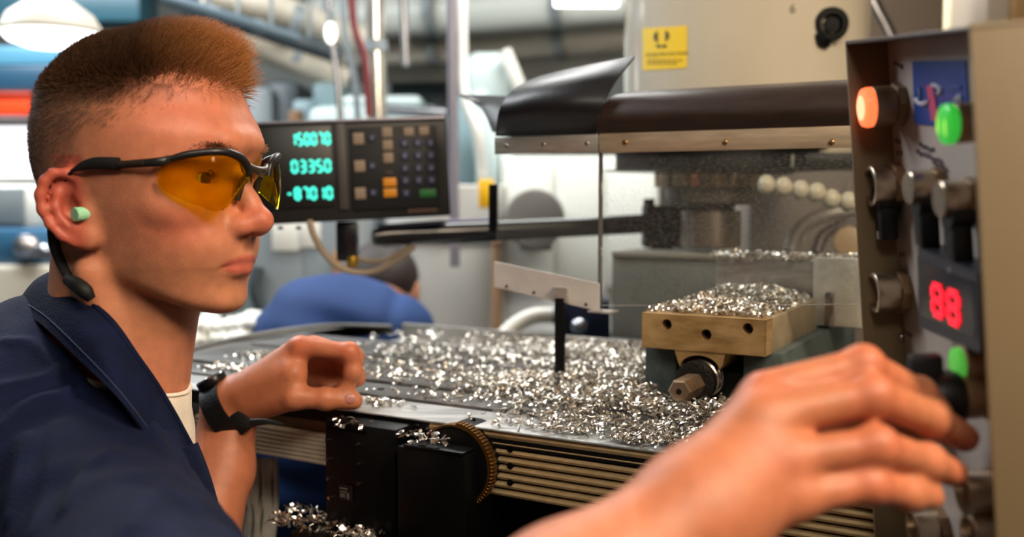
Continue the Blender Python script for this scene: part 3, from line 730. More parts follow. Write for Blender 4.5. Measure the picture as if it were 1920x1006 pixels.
# ================================================================ second person bent over behind the table
CD = 2.0
s2 = [ell(A3(P(660, 640, CD)), (.170, .17, .125)), cap(A3(P(600, 640, CD)), A3(P(480, 760, CD)), .11, .10), cap(A3(P(700, 640, CD)), A3(P(745, 800, CD)), .10, .08), cap(A3(P(620, 660, CD)), A3(P(560, 900, CD)), .14, .14)]
b2 = Un(.06, *s2); d2 = Disp(b2, lambda p: .006*np.sin(p[:, 0]*30+p[:, 2]*22+2*np.sin(p[:, 2]*19))*np.sin(p[:, 2]*17-p[:, 0]*11)+.008*np.exp(-((p[:, 0]+.235-(p[:, 2]-1.0)*.1)/.015)**2)*-1)
hd_c = A3(P(715, 540, CD+.18))
bodyn = Un(.03, ell(hd_c, (.072, .095, .09)), cap(hd_c, A3(P(670, 620, CD+.05)), .05, .06), ell(A3(P(660, 650, CD)), (.145, .14, .10)), cap(A3(P(620, 660, CD)), A3(P(560, 900, CD)), .12, .12),
    cap(A3(P(560, 900, CD)), (-.50, 2.1, .10), .085, .05), cap(A3(P(600, 900, CD+.1)), (-.38, 2.25, .10), .085, .05), cap(A3(P(745, 790, CD)), A3(P(780, 840, CD)), .045, .035),
    ell(hd_c+A3((.02, -.088, -.03)), (.014, .018, .02)), *[ell(hd_c+A3((s*.072, 0, -.01)), (.01, .02, .03)) for s in (1, -1)])
V2, Q2 = polygonise(bodyn, (-1.0, 1.6, -.05), (.10, 2.6, 1.35), .007)
me = np_mesh('person', V2, Q2); p2 = link_mesh('person', me, mat('skin_second', 'b07c60', .5), None, loc=(-.42, 2.1, 0)); tag(p2, 'person in a blue shirt bent over behind the milling table, face hidden', 'person')
V3, Q3 = polygonise(d2, (-1.0, 1.6, .5), (.10, 2.5, 1.35), .006); link_mesh('shirt', np_mesh('shirt', V3, Q3), mat('blue_cotton', '103468', .8, bump=.3, bscale=150, noise=.15, nscale=12), p2)
hn_ = Un(.01, ell(hd_c+A3((0, .01, .02)), (.082, .104, .086))); V4, Q4 = polygonise(hn_, (-.6, 1.9, .8), (.2, 2.5, 1.4), .006); link_mesh('hair', np_mesh('hair', V4, Q4), mat('dark_brown_hair', '241812', .6, bump=.8, bscale=200), p2)
trs = Un(.03, cap(A3(P(560, 880, CD)), (-.50, 2.1, .14), .105, .075), cap(A3(P(600, 880, CD+.1)), (-.38, 2.25, .14), .105, .075), cap(A3(P(600, 800, CD)), A3(P(560, 920, CD)), .14, .13))
V5, Q5 = polygonise(trs, (-1., 1.7, .04), (.1, 2.6, 1.1), .008); link_mesh('trousers', np_mesh('trousers', V5, Q5), mat('blue_trousers', '143a78', .85), p2)
# ================================================================ milling machine
def mM(): return MB(frame=MF)
def X(px, py, my): return toM(PMY(px, py, my))
def face_box(mb, px0, py0, px1, py1, my, dep, bev=.001):
    a = X(px0, (py0+py1)/2, my).x; b = X(px1, (py0+py1)/2, my).x; t = X((px0+px1)/2, py0, my).z; u = X((px0+px1)/2, py1, my).z
    mb.box(((a+b)/2, my+dep/2, (t+u)/2), (abs(b-a), dep, abs(t-u)), bev=bev); return mb
M_table = mat('ground_steel', 'c4c4c2', .38, metal=.25, noise=.35, nscale=14, bump=.12, bscale=260, stretch=(1, 6, 1))
M_dark = mat('black_steel_and_shade', '060607', .45, bump=.2, bscale=90, spec=.25); M_slot = mat('slot_dark', '18181a', .5, metal=.5)
M_greyp = mat('grey_machine_paint', '6e706c', .42, noise=.2, nscale=9, bump=.1, bscale=60); M_cream = mat('cream_machine_enamel', 'ccc2ae', .16, coat=1., noise=.07, nscale=5)
M_alu = mat('brushed_aluminium', 'c4bfb8', .34, metal=.75, noise=.2, nscale=30, stretch=(1, 1, 8), bump=.08, bscale=200)
M_brass = mat('stained_jaw_steel', 'd0ac78', .38, metal=.45, col2='94703f', nscale=22, bump=.15, bscale=200, stretch=(1, 1, 3))
M_viseb = mat('vise_green_grey', '4e5a58', .40, noise=.35, nscale=40, bump=.25, bscale=160); M_steel = mat('machined_steel', 'a8a29a', .25, metal=1., noise=.25, nscale=30)
M_rubber = mat('rubber_sheet', '17161a', .40, spec=.5, noise=.3, nscale=18, bump=.1, bscale=120)
# ---- table
tb = thing('milling_table', 'long steel milling machine table with T-slots, strewn with metal chips', 'machine table', M(-.40, 1.04, .90))
mb = mM(); mb.box((-.37, 1.052, .9675), (1.46, .396, .025), bev=.002)
mb.build('table_body', M_greyp, tb)
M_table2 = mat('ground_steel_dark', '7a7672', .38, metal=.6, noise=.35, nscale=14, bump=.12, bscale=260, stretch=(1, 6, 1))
ys = [(.830, .8965, .9985), (.904, .959, 1.0), (.977, 1.111, 1.0), (1.129, 1.25, 1.0)]
for y0, y1, zt in ys:
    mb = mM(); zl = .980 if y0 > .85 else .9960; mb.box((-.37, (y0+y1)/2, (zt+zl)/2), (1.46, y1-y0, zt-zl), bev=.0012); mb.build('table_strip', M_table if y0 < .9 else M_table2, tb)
for yc in (.968, 1.12, .9):
    mM().box((-.37, yc, .983), (1.458, .022 if yc != .9 else .009, .004)).build('slot_floor', mat('slot_black', '0c0c0c', .8), tb)
mM().box((-.37, .864, .9879), (1.46, .060, .0160)).build('edge_gap_shade', M_slot, tb)  # solid dark strip stands in for the shaded gap under the front edge
for xx in (-.70, -.40, .1): mM().cyl((xx, .93, .999), (xx, .93, 1.0012), .0042, 12).build('table_screw', M_slot, tb)
mb = mM(); mb.box((-.30, 1.325, .975), (1.40, .15, .012), bev=.002); mb.box((-.30, 1.395, .990), (1.40, .010, .034), bev=.002); mb.build('coolant_trough', M_alu, tb)
mb = mM()
mb.tube([Vector(q) for q in [(-1.100, .87, .995), (-1.126, .98, .996), (-1.157, 1.12, .997), (-1.162, 1.26, .997), (-1.13, 1.36, .997), (-1.03, 1.402, .997)]], .005, 12, smooth=6, flat=((0, 0, 1), 1.3))
mb.build('tray_rim', mat('tray_grey', '5e5c56', .45, metal=.3, noise=.2, nscale=20), tb)
mM().prism([Vector(q) for q in [(-1.10, .86, .985), (-1.10, 1.395, .985), (-1.03, 1.405, .985), (-1.13, 1.36, .985), (-1.165, 1.26, .985), (-1.16, 1.12, .985), (-1.128, .98, .985)]][::-1], (0, 0, .010)).build('tray_end', mat('tray_plate', '64605a', .45, metal=.3, noise=.2, nscale=20), tb)
# ---- ribbed scale cover on the front of the saddle
M_gold = mat('anodised_gold_aluminium', 'dcc090', .36, metal=.45, noise=.15, nscale=20, stretch=(1, 8, 8)); M_rib = mat('ribbed_bare_aluminium', 'd8cfba', .42, metal=.3, noise=.25, nscale=18)
rb = thing('ribbed_way_cover', 'horizontal ribbed aluminium cover running along the front below the milling table', 'way cover', M(-.3, .84, .93))
RY = .838; rt = X(1290, 862, RY).z; r0 = X(1095, 948, RY).z; lt = X(450, 792, RY).z; l0 = X(610, 866, RY).z; pt = (rt-r0)/7; plf = (lt-l0)/6
print('ribs', rt, r0, lt, l0)
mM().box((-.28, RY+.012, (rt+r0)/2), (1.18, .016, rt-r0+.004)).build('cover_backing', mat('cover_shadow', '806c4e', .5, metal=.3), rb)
for i in range(8):
    z = rt-i*pt
    mM().tube([(-.565, RY, z), (.32, RY, z)], .0034 if i else .0044, 8, flat=((0, 0, 1), 1.3)).build('rib', M_gold, rb)
for i in range(7):
    mM().tube([(-.905, RY, lt-i*plf), (-.60, RY, lt-i*plf)], .0032, 8, flat=((0, 0, 1), 1.4)).build('rib', M_rib, rb)
for zz in (rt-pt*1.5, rt-pt*3.5, rt-pt*5.5): mM().cyl((-.470, RY, zz), (-.470, RY-.005, zz), .0032, 10).build('cover_screw', M_dark, rb)
face_box(mM(), 1185, 893, 1222, 912, .8345, .01).build('cover_notch', M_dark, rb)
# ---- saddle and knee (their black takes in the shadow under the table)
kn = thing('machine_knee', 'black shadowed saddle and knee casting under the milling table', 'machine base', M(-.3, 1.1, .0))
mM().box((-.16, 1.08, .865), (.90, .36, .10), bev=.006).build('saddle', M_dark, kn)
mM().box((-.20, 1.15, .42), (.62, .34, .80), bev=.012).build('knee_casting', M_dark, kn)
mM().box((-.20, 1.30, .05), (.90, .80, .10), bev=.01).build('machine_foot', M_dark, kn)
# ---- black gearbox housing hanging on the table front
hs = thing('black_gear_housing', 'black box housing bolted below the table edge, with small screws and a name plate', 'housing', M(-.60, .80, .86))
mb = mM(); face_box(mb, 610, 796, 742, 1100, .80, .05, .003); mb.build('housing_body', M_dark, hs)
mM().box(((X(612, 800, .8)).x+.028, .825, .985), (.052, .05, .006), bev=.001).build('housing_lid', M_dark, hs)
for px, py in [(613, 824), (614, 860), (615, 896), (617, 932), (670, 832), (671, 869), (672, 906)]:
    q = X(px+2, py, .80); mM().cyl((q.x, .801, q.z), (q.x, .797, q.z), .0019, 10).build('housing_screw', M_steel, hs)
q = X(648, 923, .7985); mM().box((q.x, .7985, q.z), (.017, .002, .016)).build('name_plate', mat('plate_dark', '2c2a2c', .4, metal=.6), hs)
for i, (dx, dz, ww, hh) in enumerate([(-.002, .0045, .010, .0015), (-.002, .0010, .009, .0012), (-.003, -.003, .006, .004), (.004, -.003, .003, .006)]):
    mM().box((q.x+dx, .7972, q.z+dz), (ww, .0006, hh)).build('plate_print', mat('plate_print', '5c5854', .5), hs)
mh = thing('drive_motor', 'large black motor cover right of the box housing, below the table edge', 'motor', M(-.545, .86, .86))
mb = mM(); a = X(742, 812, .79); b = X(872, 838, .79)
mb.box(((a.x+b.x)/2, .83, .905), (b.x-a.x, .08, .150), bev=.004); mb.build('motor_body', M_dark, mh)
mM().box(((a.x+b.x)/2+.004, .818, .981), (b.x-a.x-.012, .06, .003), bev=.001).build('motor_shelf', M_dark, mh)
q = X(838, 878, .80); mb = mM(); mb.cyl((q.x, .86, q.z), (q.x, .812, q.z), .0395, 40, bev=.003); mb.build('pulley_disc', M_dark, mh)
mb = mM()
for k in range(72):
    a0 = 2*PI*k/72
    if math.cos(a0) < .05: continue
    mb.box((q.x+.0405*math.cos(a0), .819, q.z+.0405*math.sin(a0)), (.003, .011, .0042), rot=(0, -a0, 0))
    mb.box((q.x+.0425*math.cos(a0), .817, q.z+.0425*math.sin(a0)), (.0036, .011, .0024), rot=(0, -a0, 0), bev=.0005, seg=1)
mb.lathe([(0, .0395), (0, .0415), (.011, .0415), (.011, .0395)], (q.x, .8115, q.z), (0, 1, 0), 48, caps=False)
mb.build('toothed_brass_ring', mat('old_brass', '7c5628', .4, metal=.8), mh)
br = thing('lower_bracket', 'black bracket shelf covered with metal chips, at the bottom below the box housing', 'bracket', M(-.66, .77, .80))
mb = mM(); a = X(540, 955, .76).x; b = X(735, 975, .76).x
mb.box(((a+b)/2, .80, .8755), (b-a, .075, .010), bev=.002); mb.build('bracket_shelf', M_dark, br)
mM().box(((a+b)/2, .79, .77), (b-a-.01, .05, .20), bev=.003).build('bracket_body', M_dark, br)
# ---- hanging cotton rag
rg = mat('cotton_waste', 'f6eedc', .9, bump=.5, bscale=120, noise=.25, nscale=25)
rr = thing('hanging_rag', 'off-white cotton rag hanging down under the left end of the milling table', 'rag', P(490, 1000, 1.24))
mb = MB(); R_ = random.Random(4)
rows = []
for i in range(12):
    t = i/11; y = 862+t*260
    rows.append([P(468+(j/10)*(44+22*t)+6*math.sin(i*.9)-10*t, y+5*math.sin(j*2.1), 1.22+.012*math.sin(j*1.9+t*3)+.006*math.cos(j*3.3)) for j in range(11)])
mb.grid(surf([r for r in rows], 3, 2), .003); mb.build('rag_cloth', rg, rr, smooth=60)
for k in range(9):
    x0 = 470+k*5.5; mb = MB(); mb.tube([P(x0+R_.uniform(-2, 2), 858, 1.215), P(x0+R_.uniform(-6, 6), 920, 1.205), P(x0+R_.uniform(-9, 9), 980, 1.205), P(x0-6+R_.uniform(-12, 12), 1080, 1.21)], .0034, 6, smooth=4); mb.build('rag_strand', rg, rr)
# ---- vise
vs = thing('machine_vise', 'machine vise with brass-stained jaw block, three holes and a hex screw, heaped with chips', 'vise', M(-.333, 1.2, 1.0))
mb = mM()
mb.box((-.3855, 1.225, 1.0325), (.037, .405, .065), bev=.002); mb.box((-.2720, 1.225, 1.0325), (.042, .405, .065), bev=.002); mb.box((-.333, 1.25, 1.016), (.10, .35, .032), bev=.002)
mb.build('vise_body', M_viseb, vs)
mM().box((-.3330, 1.25, 1.045), (.062, .34, .03)).build('vise_channel', M_dark, vs)
# front jaw block with three bored holes: face built as a ring grid round each hole
def holed_face(x0, x1, z0, z1, y, holes, r, m, parent, name):
    bm = bmesh.new(); f = Vector
    xs = sorted([x0, x1]+[h[0]+s*r*1.5 for h in holes for s in (-1, 1)]); zs = sorted([z0, z1]+[h[1]+s*r*1.45 for h in holes for s in (-1, 1)])
    xs = [v for v in xs if x0 <= v <= x1]; zs = [v for v in zs if z0 <= v <= z1]
    mbm = MB(frame=MF); bm.free(); bm = mbm.bm
    for i in range(len(xs)-1):
        for j in range(len(zs)-1):
            cx, cz = (xs[i]+xs[i+1])/2, (zs[j]+zs[j+1])/2
            if any(abs(cx-h[0]) < r*1.49 and abs(cz-h[1]) < r*1.44 for h in holes): continue
            bm.faces.new([bm.verts.new((a, y, b)) for a, b in ((xs[i], zs[j]), (xs[i+1], zs[j]), (xs[i+1], zs[j+1]), (xs[i], zs[j+1]))])
    for hx, hz in holes:
        n = 24; ring = []; out = []; dp = []; 
        for k in range(n):
            a = 2*PI*(k+.5)/n; c, s = math.cos(a), math.sin(a); q = min(1.5*r/abs(c) if abs(c) > 1e-6 else 9, 1.45*r/abs(s) if abs(s) > 1e-6 else 9)
            ring.append(bm.verts.new((hx+r*c, y, hz+r*s))); out.append(bm.verts.new((max(hx-1.5*r, min(hx+1.5*r, hx+q*c)), y, max(hz-1.45*r, min(hz+1.45*r, hz+q*s))))); dp.append(bm.verts.new((hx+r*.95*c, y+.018, hz+r*.95*s)))
        for k in range(n):
            l = (k+1) % n; bm.faces.new((ring[k], out[k], out[l], ring[l])); bm.faces.new((dp[k], ring[k], ring[l], dp[l]))
            if (abs(out[k].co.x-out[l].co.x) > 1e-5 and abs(out[k].co.z-out[l].co.z) > 1e-5):
                c_ = bm.verts.new((hx+math.copysign(1.5*r, out[k].co.x-hx), y, hz+math.copysign(1.45*r, out[k].co.z-hz))); bm.faces.new((out[k], c_, out[l]))
        bm.faces.new(dp)
    return mbm.build(name, m, parent, smooth=30)
hl = [(X(a_, b_, .999).x, X(a_, b_, .999).z) for a_, b_ in ((1250, 608), (1402, 616), (1324, 627))]
jx0, jx1, jz0, jz1 = -.3985, -.2630, 1.0640, 1.1018
jb = mM(); jb.box(((jx0+jx1)/2, 1.128, (jz0+jz1)/2), (jx1-jx0-.0003, .212, jz1-jz0-.0003), bev=.0008); jbo = jb.build('movable_jaw', mat('jaw_side_steel', 'b4a284', .38, metal=.5, noise=.2, nscale=30), vs)
# jaw front plate sits 2 cm proud so the holes are real pockets
pl_ = holed_face(jx0, jx1, jz0, jz1, .999, hl, .0058, M_brass, jbo, 'jaw_front_plate')
mb = mM()
mb.box((jx0+.0004, 1.0105, (jz0+jz1)/2), (.0008, .023, jz1-jz0)); mb.box((jx1-.0004, 1.0105, (jz0+jz1)/2), (.0008, .023, jz1-jz0)); mb.box(((jx0+jx1)/2, 1.0105, jz1-.0004), (jx1-jx0, .023, .0008)); mb.box(((jx0+jx1)/2, 1.0105, jz0+.0004), (jx1-jx0, .023, .0008))
mb.build('jaw_edges', M_brass, jbo)
for hx, hz in hl: mM().lathe([(0, .0057), (.006, .0054), (.006, .0030), (.002, .0026)], (hx, 1.018, hz), (0, -1, 0), 16, caps=False).build('hole_screw', M_dark, jbo)
# tongue with the arch over the screw
ax, az = -.3335, 1.034
pts = [Vector((-.3620, 1.0, 1.066)), Vector((-.3575, 1.0, 1.052))]
for k in range(13): a = PI*(1-k/12); pts.append(Vector((ax+.0215*math.cos(a), 1.0, 1.0500-.004+.0155*math.sin(a)*.9)))
pts += [Vector((-.3085, 1.0, 1.052)), Vector((-.3050, 1.0, 1.066))]
mb = mM(); mb.prism(pts, (0, .05, 0)); mb.build('jaw_tongue', M_brass, vs)
sc_ = mM(); sc_.lathe([(0, .0175), (.012, .0175), (.012, .0205), (.024, .0205), (.026, .0185), (.033, .0185), (.035, .0215), (.045, .0215), (.047, .016)], (ax, 1.03, az), (0, -1, 0), 36)
sc_.build('screw_collar', mat('greasy_steel', '3a3632', .35, metal=.8, bump=.5, bscale=260), vs)
for k in range(5): mM().lathe([(0, .0180+.0012*(k % 2)), (.003, .0212), (.006, .0180)], (ax, 1.020-k*.0072, az), (0, -1, 0), 30, caps=False).build('screw_thread', M_steel, vs)
hx_ = mM(); hx_.lathe([(0, .0125), (.050, .0125), (.0525, .0108)], (ax, .990, az-.002), (0, -1, 0), 6, R0=.3); hxo = hx_.build('hex_end', mat('worn_hex_steel', 'b09478', .35, metal=.7, noise=.3, nscale=60), vs, smooth=20)
mM().cyl((ax, .9374, az-.002), (ax, .9366, az-.002), .0030, 12).build('centre_hole', M_slot, hxo)
# fixed jaw and workpiece blocks
mb = mM(); mb.box((-.333, 1.345, 1.1060), (.150, .075, .085), bev=.0015); mb.build('fixed_jaw', M_greyp, vs)
wp = thing('aluminium_workpiece', 'pale aluminium block clamped in the vise, chips heaped on top', 'workpiece', M(-.33, 1.27, 1.105))
mb = mM(); face_box(mb, 1342, 484, 1528, 545, 1.262, .038, .001); mb.build('workpiece_block', M_alu, wp)
mb = mM(); face_box(mb, 1524, 484, 1625, 612, 1.243, .06, .001); mb.build('workpiece_flange', mat('milled_aluminium', 'd2cabb', .42, metal=.5, noise=.25, nscale=40, bump=.25, bscale=150), wp)
mb = mM(); face_box(mb, 1546, 548, 1562, 612, 1.234, .008, .0005); mb.build('jaw_plate', M_steel, wp)
gb = thing('grey_backing_block', 'grey painted casting block behind the chips, left of the aluminium workpiece', 'casting', M(-.45, 1.45, 1.0))
mb = mM(); face_box(mb, 1146, 482, 1352, 640, 1.44, .09, .003); mb.build('block_body', M_greyp, gb)
mb = mM(); face_box(mb, 1146, 474, 1352, 484, 1.435, .10, .002); mb.build('block_top_plate', mat('block_top', '8a867c', .4, metal=.3), gb)
# ---- chip guard
M_clear = mat('clear_acrylic', 'ffffff', .03)
nt = M_clear.node_tree; N_ = nt.nodes; nt.nodes.remove(N_['Principled BSDF'])
tr = N_.new('ShaderNodeBsdfTransparent'); tr.inputs[0].default_value = (.93, .94, .93, 1); gl = N_.new('ShaderNodeBsdfGlossy'); gl.inputs['Roughness'].default_value = .06
df = N_.new('ShaderNodeBsdfDiffuse'); df.inputs[0].default_value = (.7, .68, .65, 1)
ly = N_.new('ShaderNodeLayerWeight'); ly.inputs[0].default_value = .10
ns = N_.new('ShaderNodeTexNoise'); ns.inputs['Scale'].default_value = 90; ns.inputs['Detail'].default_value = 8
rmp = N_.new('ShaderNodeMapRange'); rmp.inputs[1].default_value = .5; rmp.inputs[2].default_value = .8; rmp.inputs[3].default_value = .02; rmp.inputs[4].default_value = .12
m0 = N_.new('ShaderNodeMixShader'); m1 = N_.new('ShaderNodeMixShader'); nt.links.new(ns.outputs[0], rmp.inputs[0]); nt.links.new(rmp.outputs[0], m0.inputs[0])
nt.links.new(tr.outputs[0], m0.inputs[1]); nt.links.new(df.outputs[0], m0.inputs[2]); nt.links.new(ly.outputs['Fresnel'], m1.inputs[0]); nt.links.new(m0.outputs[0], m1.inputs[1]); nt.links.new(gl.outputs[0], m1.inputs[2]); nt.links.new(m1.outputs[0], N_['Material Output'].inputs[0])
M_edge = mat('acrylic_edge', '5c5a5c', .25)
gr = thing('chip_guard', 'clear acrylic chip guard with riveted aluminium strips and black rubber flaps above', 'chip guard', M(-.49, 1.09, 1.02))
GY = 1.082
def pane(x0, x1, z0a, z0b, z1):
    mb = mM(); mb.prism([Vector((x0, GY, z0a)), Vector((x1, GY, z0b)), Vector((x1, GY, z1)), Vector((x0, GY, z1))], (0, .0045, 0)); return mb
pane(-.630, -.4885, 1.118, 1.096, 1.290).build('acrylic_pane', M_clear, gr, smooth=0)
pane(-.4850, .02, 1.0965, 1.127, 1.290).build('acrylic_pane', M_clear, gr, smooth=0)
mM().box((-.4868, GY+.002, 1.19), (.0028, .0065, .20)).build('pane_edge', M_edge, gr)
for k in range(1): mM().tube([(-.468, GY-.001, 1.0975), (-.25, GY-.001, 1.1105), (.02, GY-.001, 1.127)], .0006, 5).build('pane_lower_edge', M_alu, gr)
s1 = mM(); s1.box((-.5590, GY-.0035, 1.2905), (.1415, .003, .0210), bev=.0006); s1 = s1.build('top_strip', M_alu, gr)
s2 = mM(); s2.box((-.2330, GY-.0035, 1.2900), (.5060, .0035, .0225), bev=.0006); s2 = s2.build('top_strip', mat('warm_aluminium', 'cbb59a', .38, metal=.6, noise=.2, nscale=25, stretch=(1, 1, 9)), gr)
for xx in (-.612, -.560, -.502): mM().ball((xx, GY-.0050, 1.2905), .0028, 2, (1, .5, 1)).build('rivet', M_steel, s1)
for px in (1175, 1362, 1561): q = X(px, 267, GY); mM().ball((q.x, GY-.0055, q.z+.0), .0034, 2, (1, .5, 1)).build('rivet', mat('rivet_brass', '8a6a48', .3, metal=.9), s2)
mb = mM(); mb.prism([Vector((-.6305, GY-.005, 1.1130)), Vector((-.4850, GY-.005, 1.0900)), Vector((-.4850, GY-.005, 1.1235)), Vector((-.6305, GY-.005, 1.1450))], (0, .003, 0)); s3 = mb.build('lower_strip', mat('pale_aluminium', 'cfcac6', .45, metal=.35, noise=.12, nscale=25), gr)
for xx in (-.612, -.573, -.537, -.502): mM().ball((xx, GY-.0055, 1.1173-.0225*(xx+.6305)/.1455+.0), .0020, 2, (1, .5, 1)).build('rivet', M_slot, s3)
mb = mM(); mb.box((-.4760, GY-.012, 1.0915), (.030, .026, .0025), bev=.0006); mb.build('foot_flange', M_alu, gr)
q = X(1050, 640, 1.072); mb = mM(); mb.box((q.x, 1.072, 1.052), (.0125, .006, .104), bev=.0008); mb.build('guard_post', M_dark, gr)
mM().box((q.x, 1.076, 1.108), (.020, .012, .018), bev=.001).build('post_clamp', M_alu, gr)
fl = surf([[P(930, 252, 1.256), P(985, 254, 1.236), P(1050, 253, 1.214), P(1119, 251, 1.194)], [P(938, 208, 1.225), P(992, 202, 1.200), P(1060, 200, 1.180), P(1131, 200, 1.172)],
           [P(966, 170, 1.240), P(1020, 160, 1.215), P(1088, 154, 1.195), P(1154, 155, 1.185)], [P(1012, 147, 1.290), P(1070, 133, 1.262), P(1130, 121, 1.240), P(1190, 109, 1.225)]], 6, 6)
MB().grid(fl, .003).build('rubber_flap', M_rubber, gr, smooth=60)
fl = surf([[M(x, GY-.001, 1.301) for x in (-.489, -.33, -.15, .02)], [M(x, GY-.006, 1.322) for x in (-.486, -.33, -.15, .02)], [M(x+.004, GY+.014, 1.343) for x in (-.482, -.33, -.15, .02)], [M(x+.012, GY+.050, 1.352) for x in (-.476, -.33, -.15, .02)]], 8, 6)
MB().grid(fl, .003).build('rubber_flap', mat('brown_rubber', '2a1d18', .42, noise=.3, nscale=30, stretch=(1, 1, 5)), gr, smooth=60)
fl = surf([[P(862, 177, 1.47), P(905, 178, 1.45), P(966, 181, 1.42)], [P(888, 190, 1.44), P(915, 198, 1.425), P(950, 205, 1.40)], [P(908, 212, 1.42), P(920, 220, 1.41), P(940, 228, 1.39)], [P(922, 246, 1.40), P(928, 248, 1.395), P(934, 250, 1.385)]], 5, 5)
MB().grid(fl, .003).build('rubber_flap', M_rubber, gr, smooth=60)
mM().box((X(925, 330, 1.25).x, 1.25, X(925, 390, 1.25).z), (.010, .012, .07), bev=.001).build('rear_support', M_dark, gr)
# ---- spindle head
hd = thing('mill_head', 'large cream enamelled milling head with yellow warning sticker above the guard', 'milling head', P(1370, 300, 1.66))
hc_ = P(1392, 250, 1.72); zb = P(1392, 296, 1.60).z
HRd = .205
mb = MB(); mb.lathe([(0, HRd-.006), (.003, HRd-.002), (.008, HRd), (.60, HRd)], (hc_.x, hc_.y, zb), (0, 0, 1), 96, caps=True); hb = mb.build('head_casting', M_cream, hd)
def onhead(px, py, off=0.):
    r = ray(px, py); a = r.x**2+r.y**2; b = -2*(r.x*hc_.x+r.y*hc_.y); c = hc_.x**2+hc_.y**2-(HRd+off)**2; D = b*b-4*a*c
    t = (-b-math.sqrt(max(D, 0)))/(2*a); return CAMV0+r*t
CAMV0 = Vector((0, 0, CAM_Z))
mb = MB(); mb.grid([[onhead(1205+(1288-1205)*u, 53+(132-53)*v_-5*u, .0010) for u in np.linspace(0, 1, 8)] for v_ in np.linspace(0, 1, 4)], .0004)
st = mb.build('warning_sticker', mat('sticker_yellow', 'e8c22c', .4), hb)
M_ink = mat('black_ink', '1c160a', .5)
def inkpoly(pts, name='sticker_mark', m=None, par=None): MB().grid([[onhead(x, y, .0018) for x, y in row] for row in pts], .0002).build(name, m or M_ink, par or st)
for s in (-1, 1):
    cx = 1240; rws = []
    for k in range(7):
        t = k/6; y = 57+22*t; bul = math.sin(PI*t); rws.append([(cx+s*(7.5), y-s), (cx+s*(8+6.5*bul), y-s)])
    inkpoly(rws)
    inkpoly([[(cx+s*1.5, 84), (cx+s*9, 83.5)], [(cx+s*1.5, 89), (cx+s*9, 88.5)]])
def flat_text(body, name, fn, px, py, h_px, m, parent, adv=.62):
    """letters wrapped on a surface: fn(px,py)->point"""
    cu = bpy.data.curves.new(name, 'FONT'); cu.body = body; cu.size = 1.; cu.align_x = 'LEFT'; cu.resolution_u = 2
    o = bpy.data.objects.new(name, cu); COL.objects.link(o); dg = bpy.context.evaluated_depsgraph_get(); me = bpy.data.meshes.new_from_object(o.evaluated_get(dg)); bpy.data.objects.remove(o)
    for v in me.vertices: v.co = fn(px+v.co.x*h_px, py-v.co.y*h_px)
    me.name = name; return link_mesh(name, me, m, parent)
flat_text('NOISE PROTECTION', 'sticker_text', lambda x, y: onhead(x, y-.05*(x-1210), .0018), 1210, 106, 8.6, M_ink, st)
for yy, x1 in ((111.5, 1276), (117.5, 1270)): 
    x = 1214
    while x < x1: inkpoly([[(x, yy), (x+7, yy-.4)], [(x, yy+2.6), (x+7, yy+2.2)]], m=mat('faded_ink', '8a7016', .5)) ; x += 9.5
# bolt boss on the head, lift ring mark
bc = onhead(1556, 46); bn = Vector((bc.x-hc_.x, bc.y-hc_.y, 0)).normalized(); toc = (CAMV0-bc).normalized()
bd = (bn*.4+toc).normalized()
MB().lathe([(-.05, .026), (.012, .026), (.018, .022), (.018, .016), (.006, .014)], bc, bd, 32, caps=False).build('boss', M_dark, hb)
MB().cyl(bc+bd*.004, bc+bd*.016, .0125, 6).build('socket_bolt', M_dark, hb, smooth=20)
MB().tube([onhead(1536, 62, .004), onhead(1541, 78, .005), onhead(1552, 84, .004)], [.007, .008, .006], 8, smooth=3).build('boss_stud', M_dark, hb)
flat_text('6', 'head_number', lambda x, y: onhead(x, y, .0015), 1480, 24, 26, mat('number_grey', '6a6254', .5), hb)
MB().lathe([(0, .185), (.002, .1655), (.034, .1655), (.036, .18)], (P(1345, 300, 1.62).x, 1.62, P(1345, 318, 1.55).z), (0, 0, 1), 64, caps=True).build('head_flange', M_dark, hd)
SX, SY = P(1334, 340, 1.56).x, 1.56; zz = lambda py, d=1.50: P(1334, py, d).z
sp = thing('spindle', 'bright steel spindle nose rings under the milling head', 'spindle', (SX, SY, zz(400)))
MB().lathe([(0, .075), (.002, .0895), (zz(322)-zz(352)-.002, .0905), (zz(322)-zz(352), .088)], (SX, SY, zz(352)), (0, 0, 1), 64).build('spindle_ring', mat('polished_ring', 'b59c80', .18, metal=1.), sp)
MB().lathe([(0, .058), (.004, .069), (zz(352)-zz(384), .072)], (SX, SY, zz(384)), (0, 0, 1), 48).build('spindle_nose', mat('spindle_nose', '6c655c', .3, metal=.8), sp)
MB().lathe([(0, .036), (.012, .038), (zz(384)-zz(398), .038)], (SX, SY, zz(398)), (0, 0, 1), 40).build('collar', mat('collar_dark', '3c3632', .3, metal=.7), sp)
MB().lathe([(0, .040), (.003, .047), (zz(396)-zz(468), .0465)], (SX, SY, zz(468)), (0, 0, 1), 48).build('cutter_holder', mat('cutter_steel', '9a8c80', .3, metal=.9, noise=.3, nscale=12, stretch=(6, 6, .3)), sp)
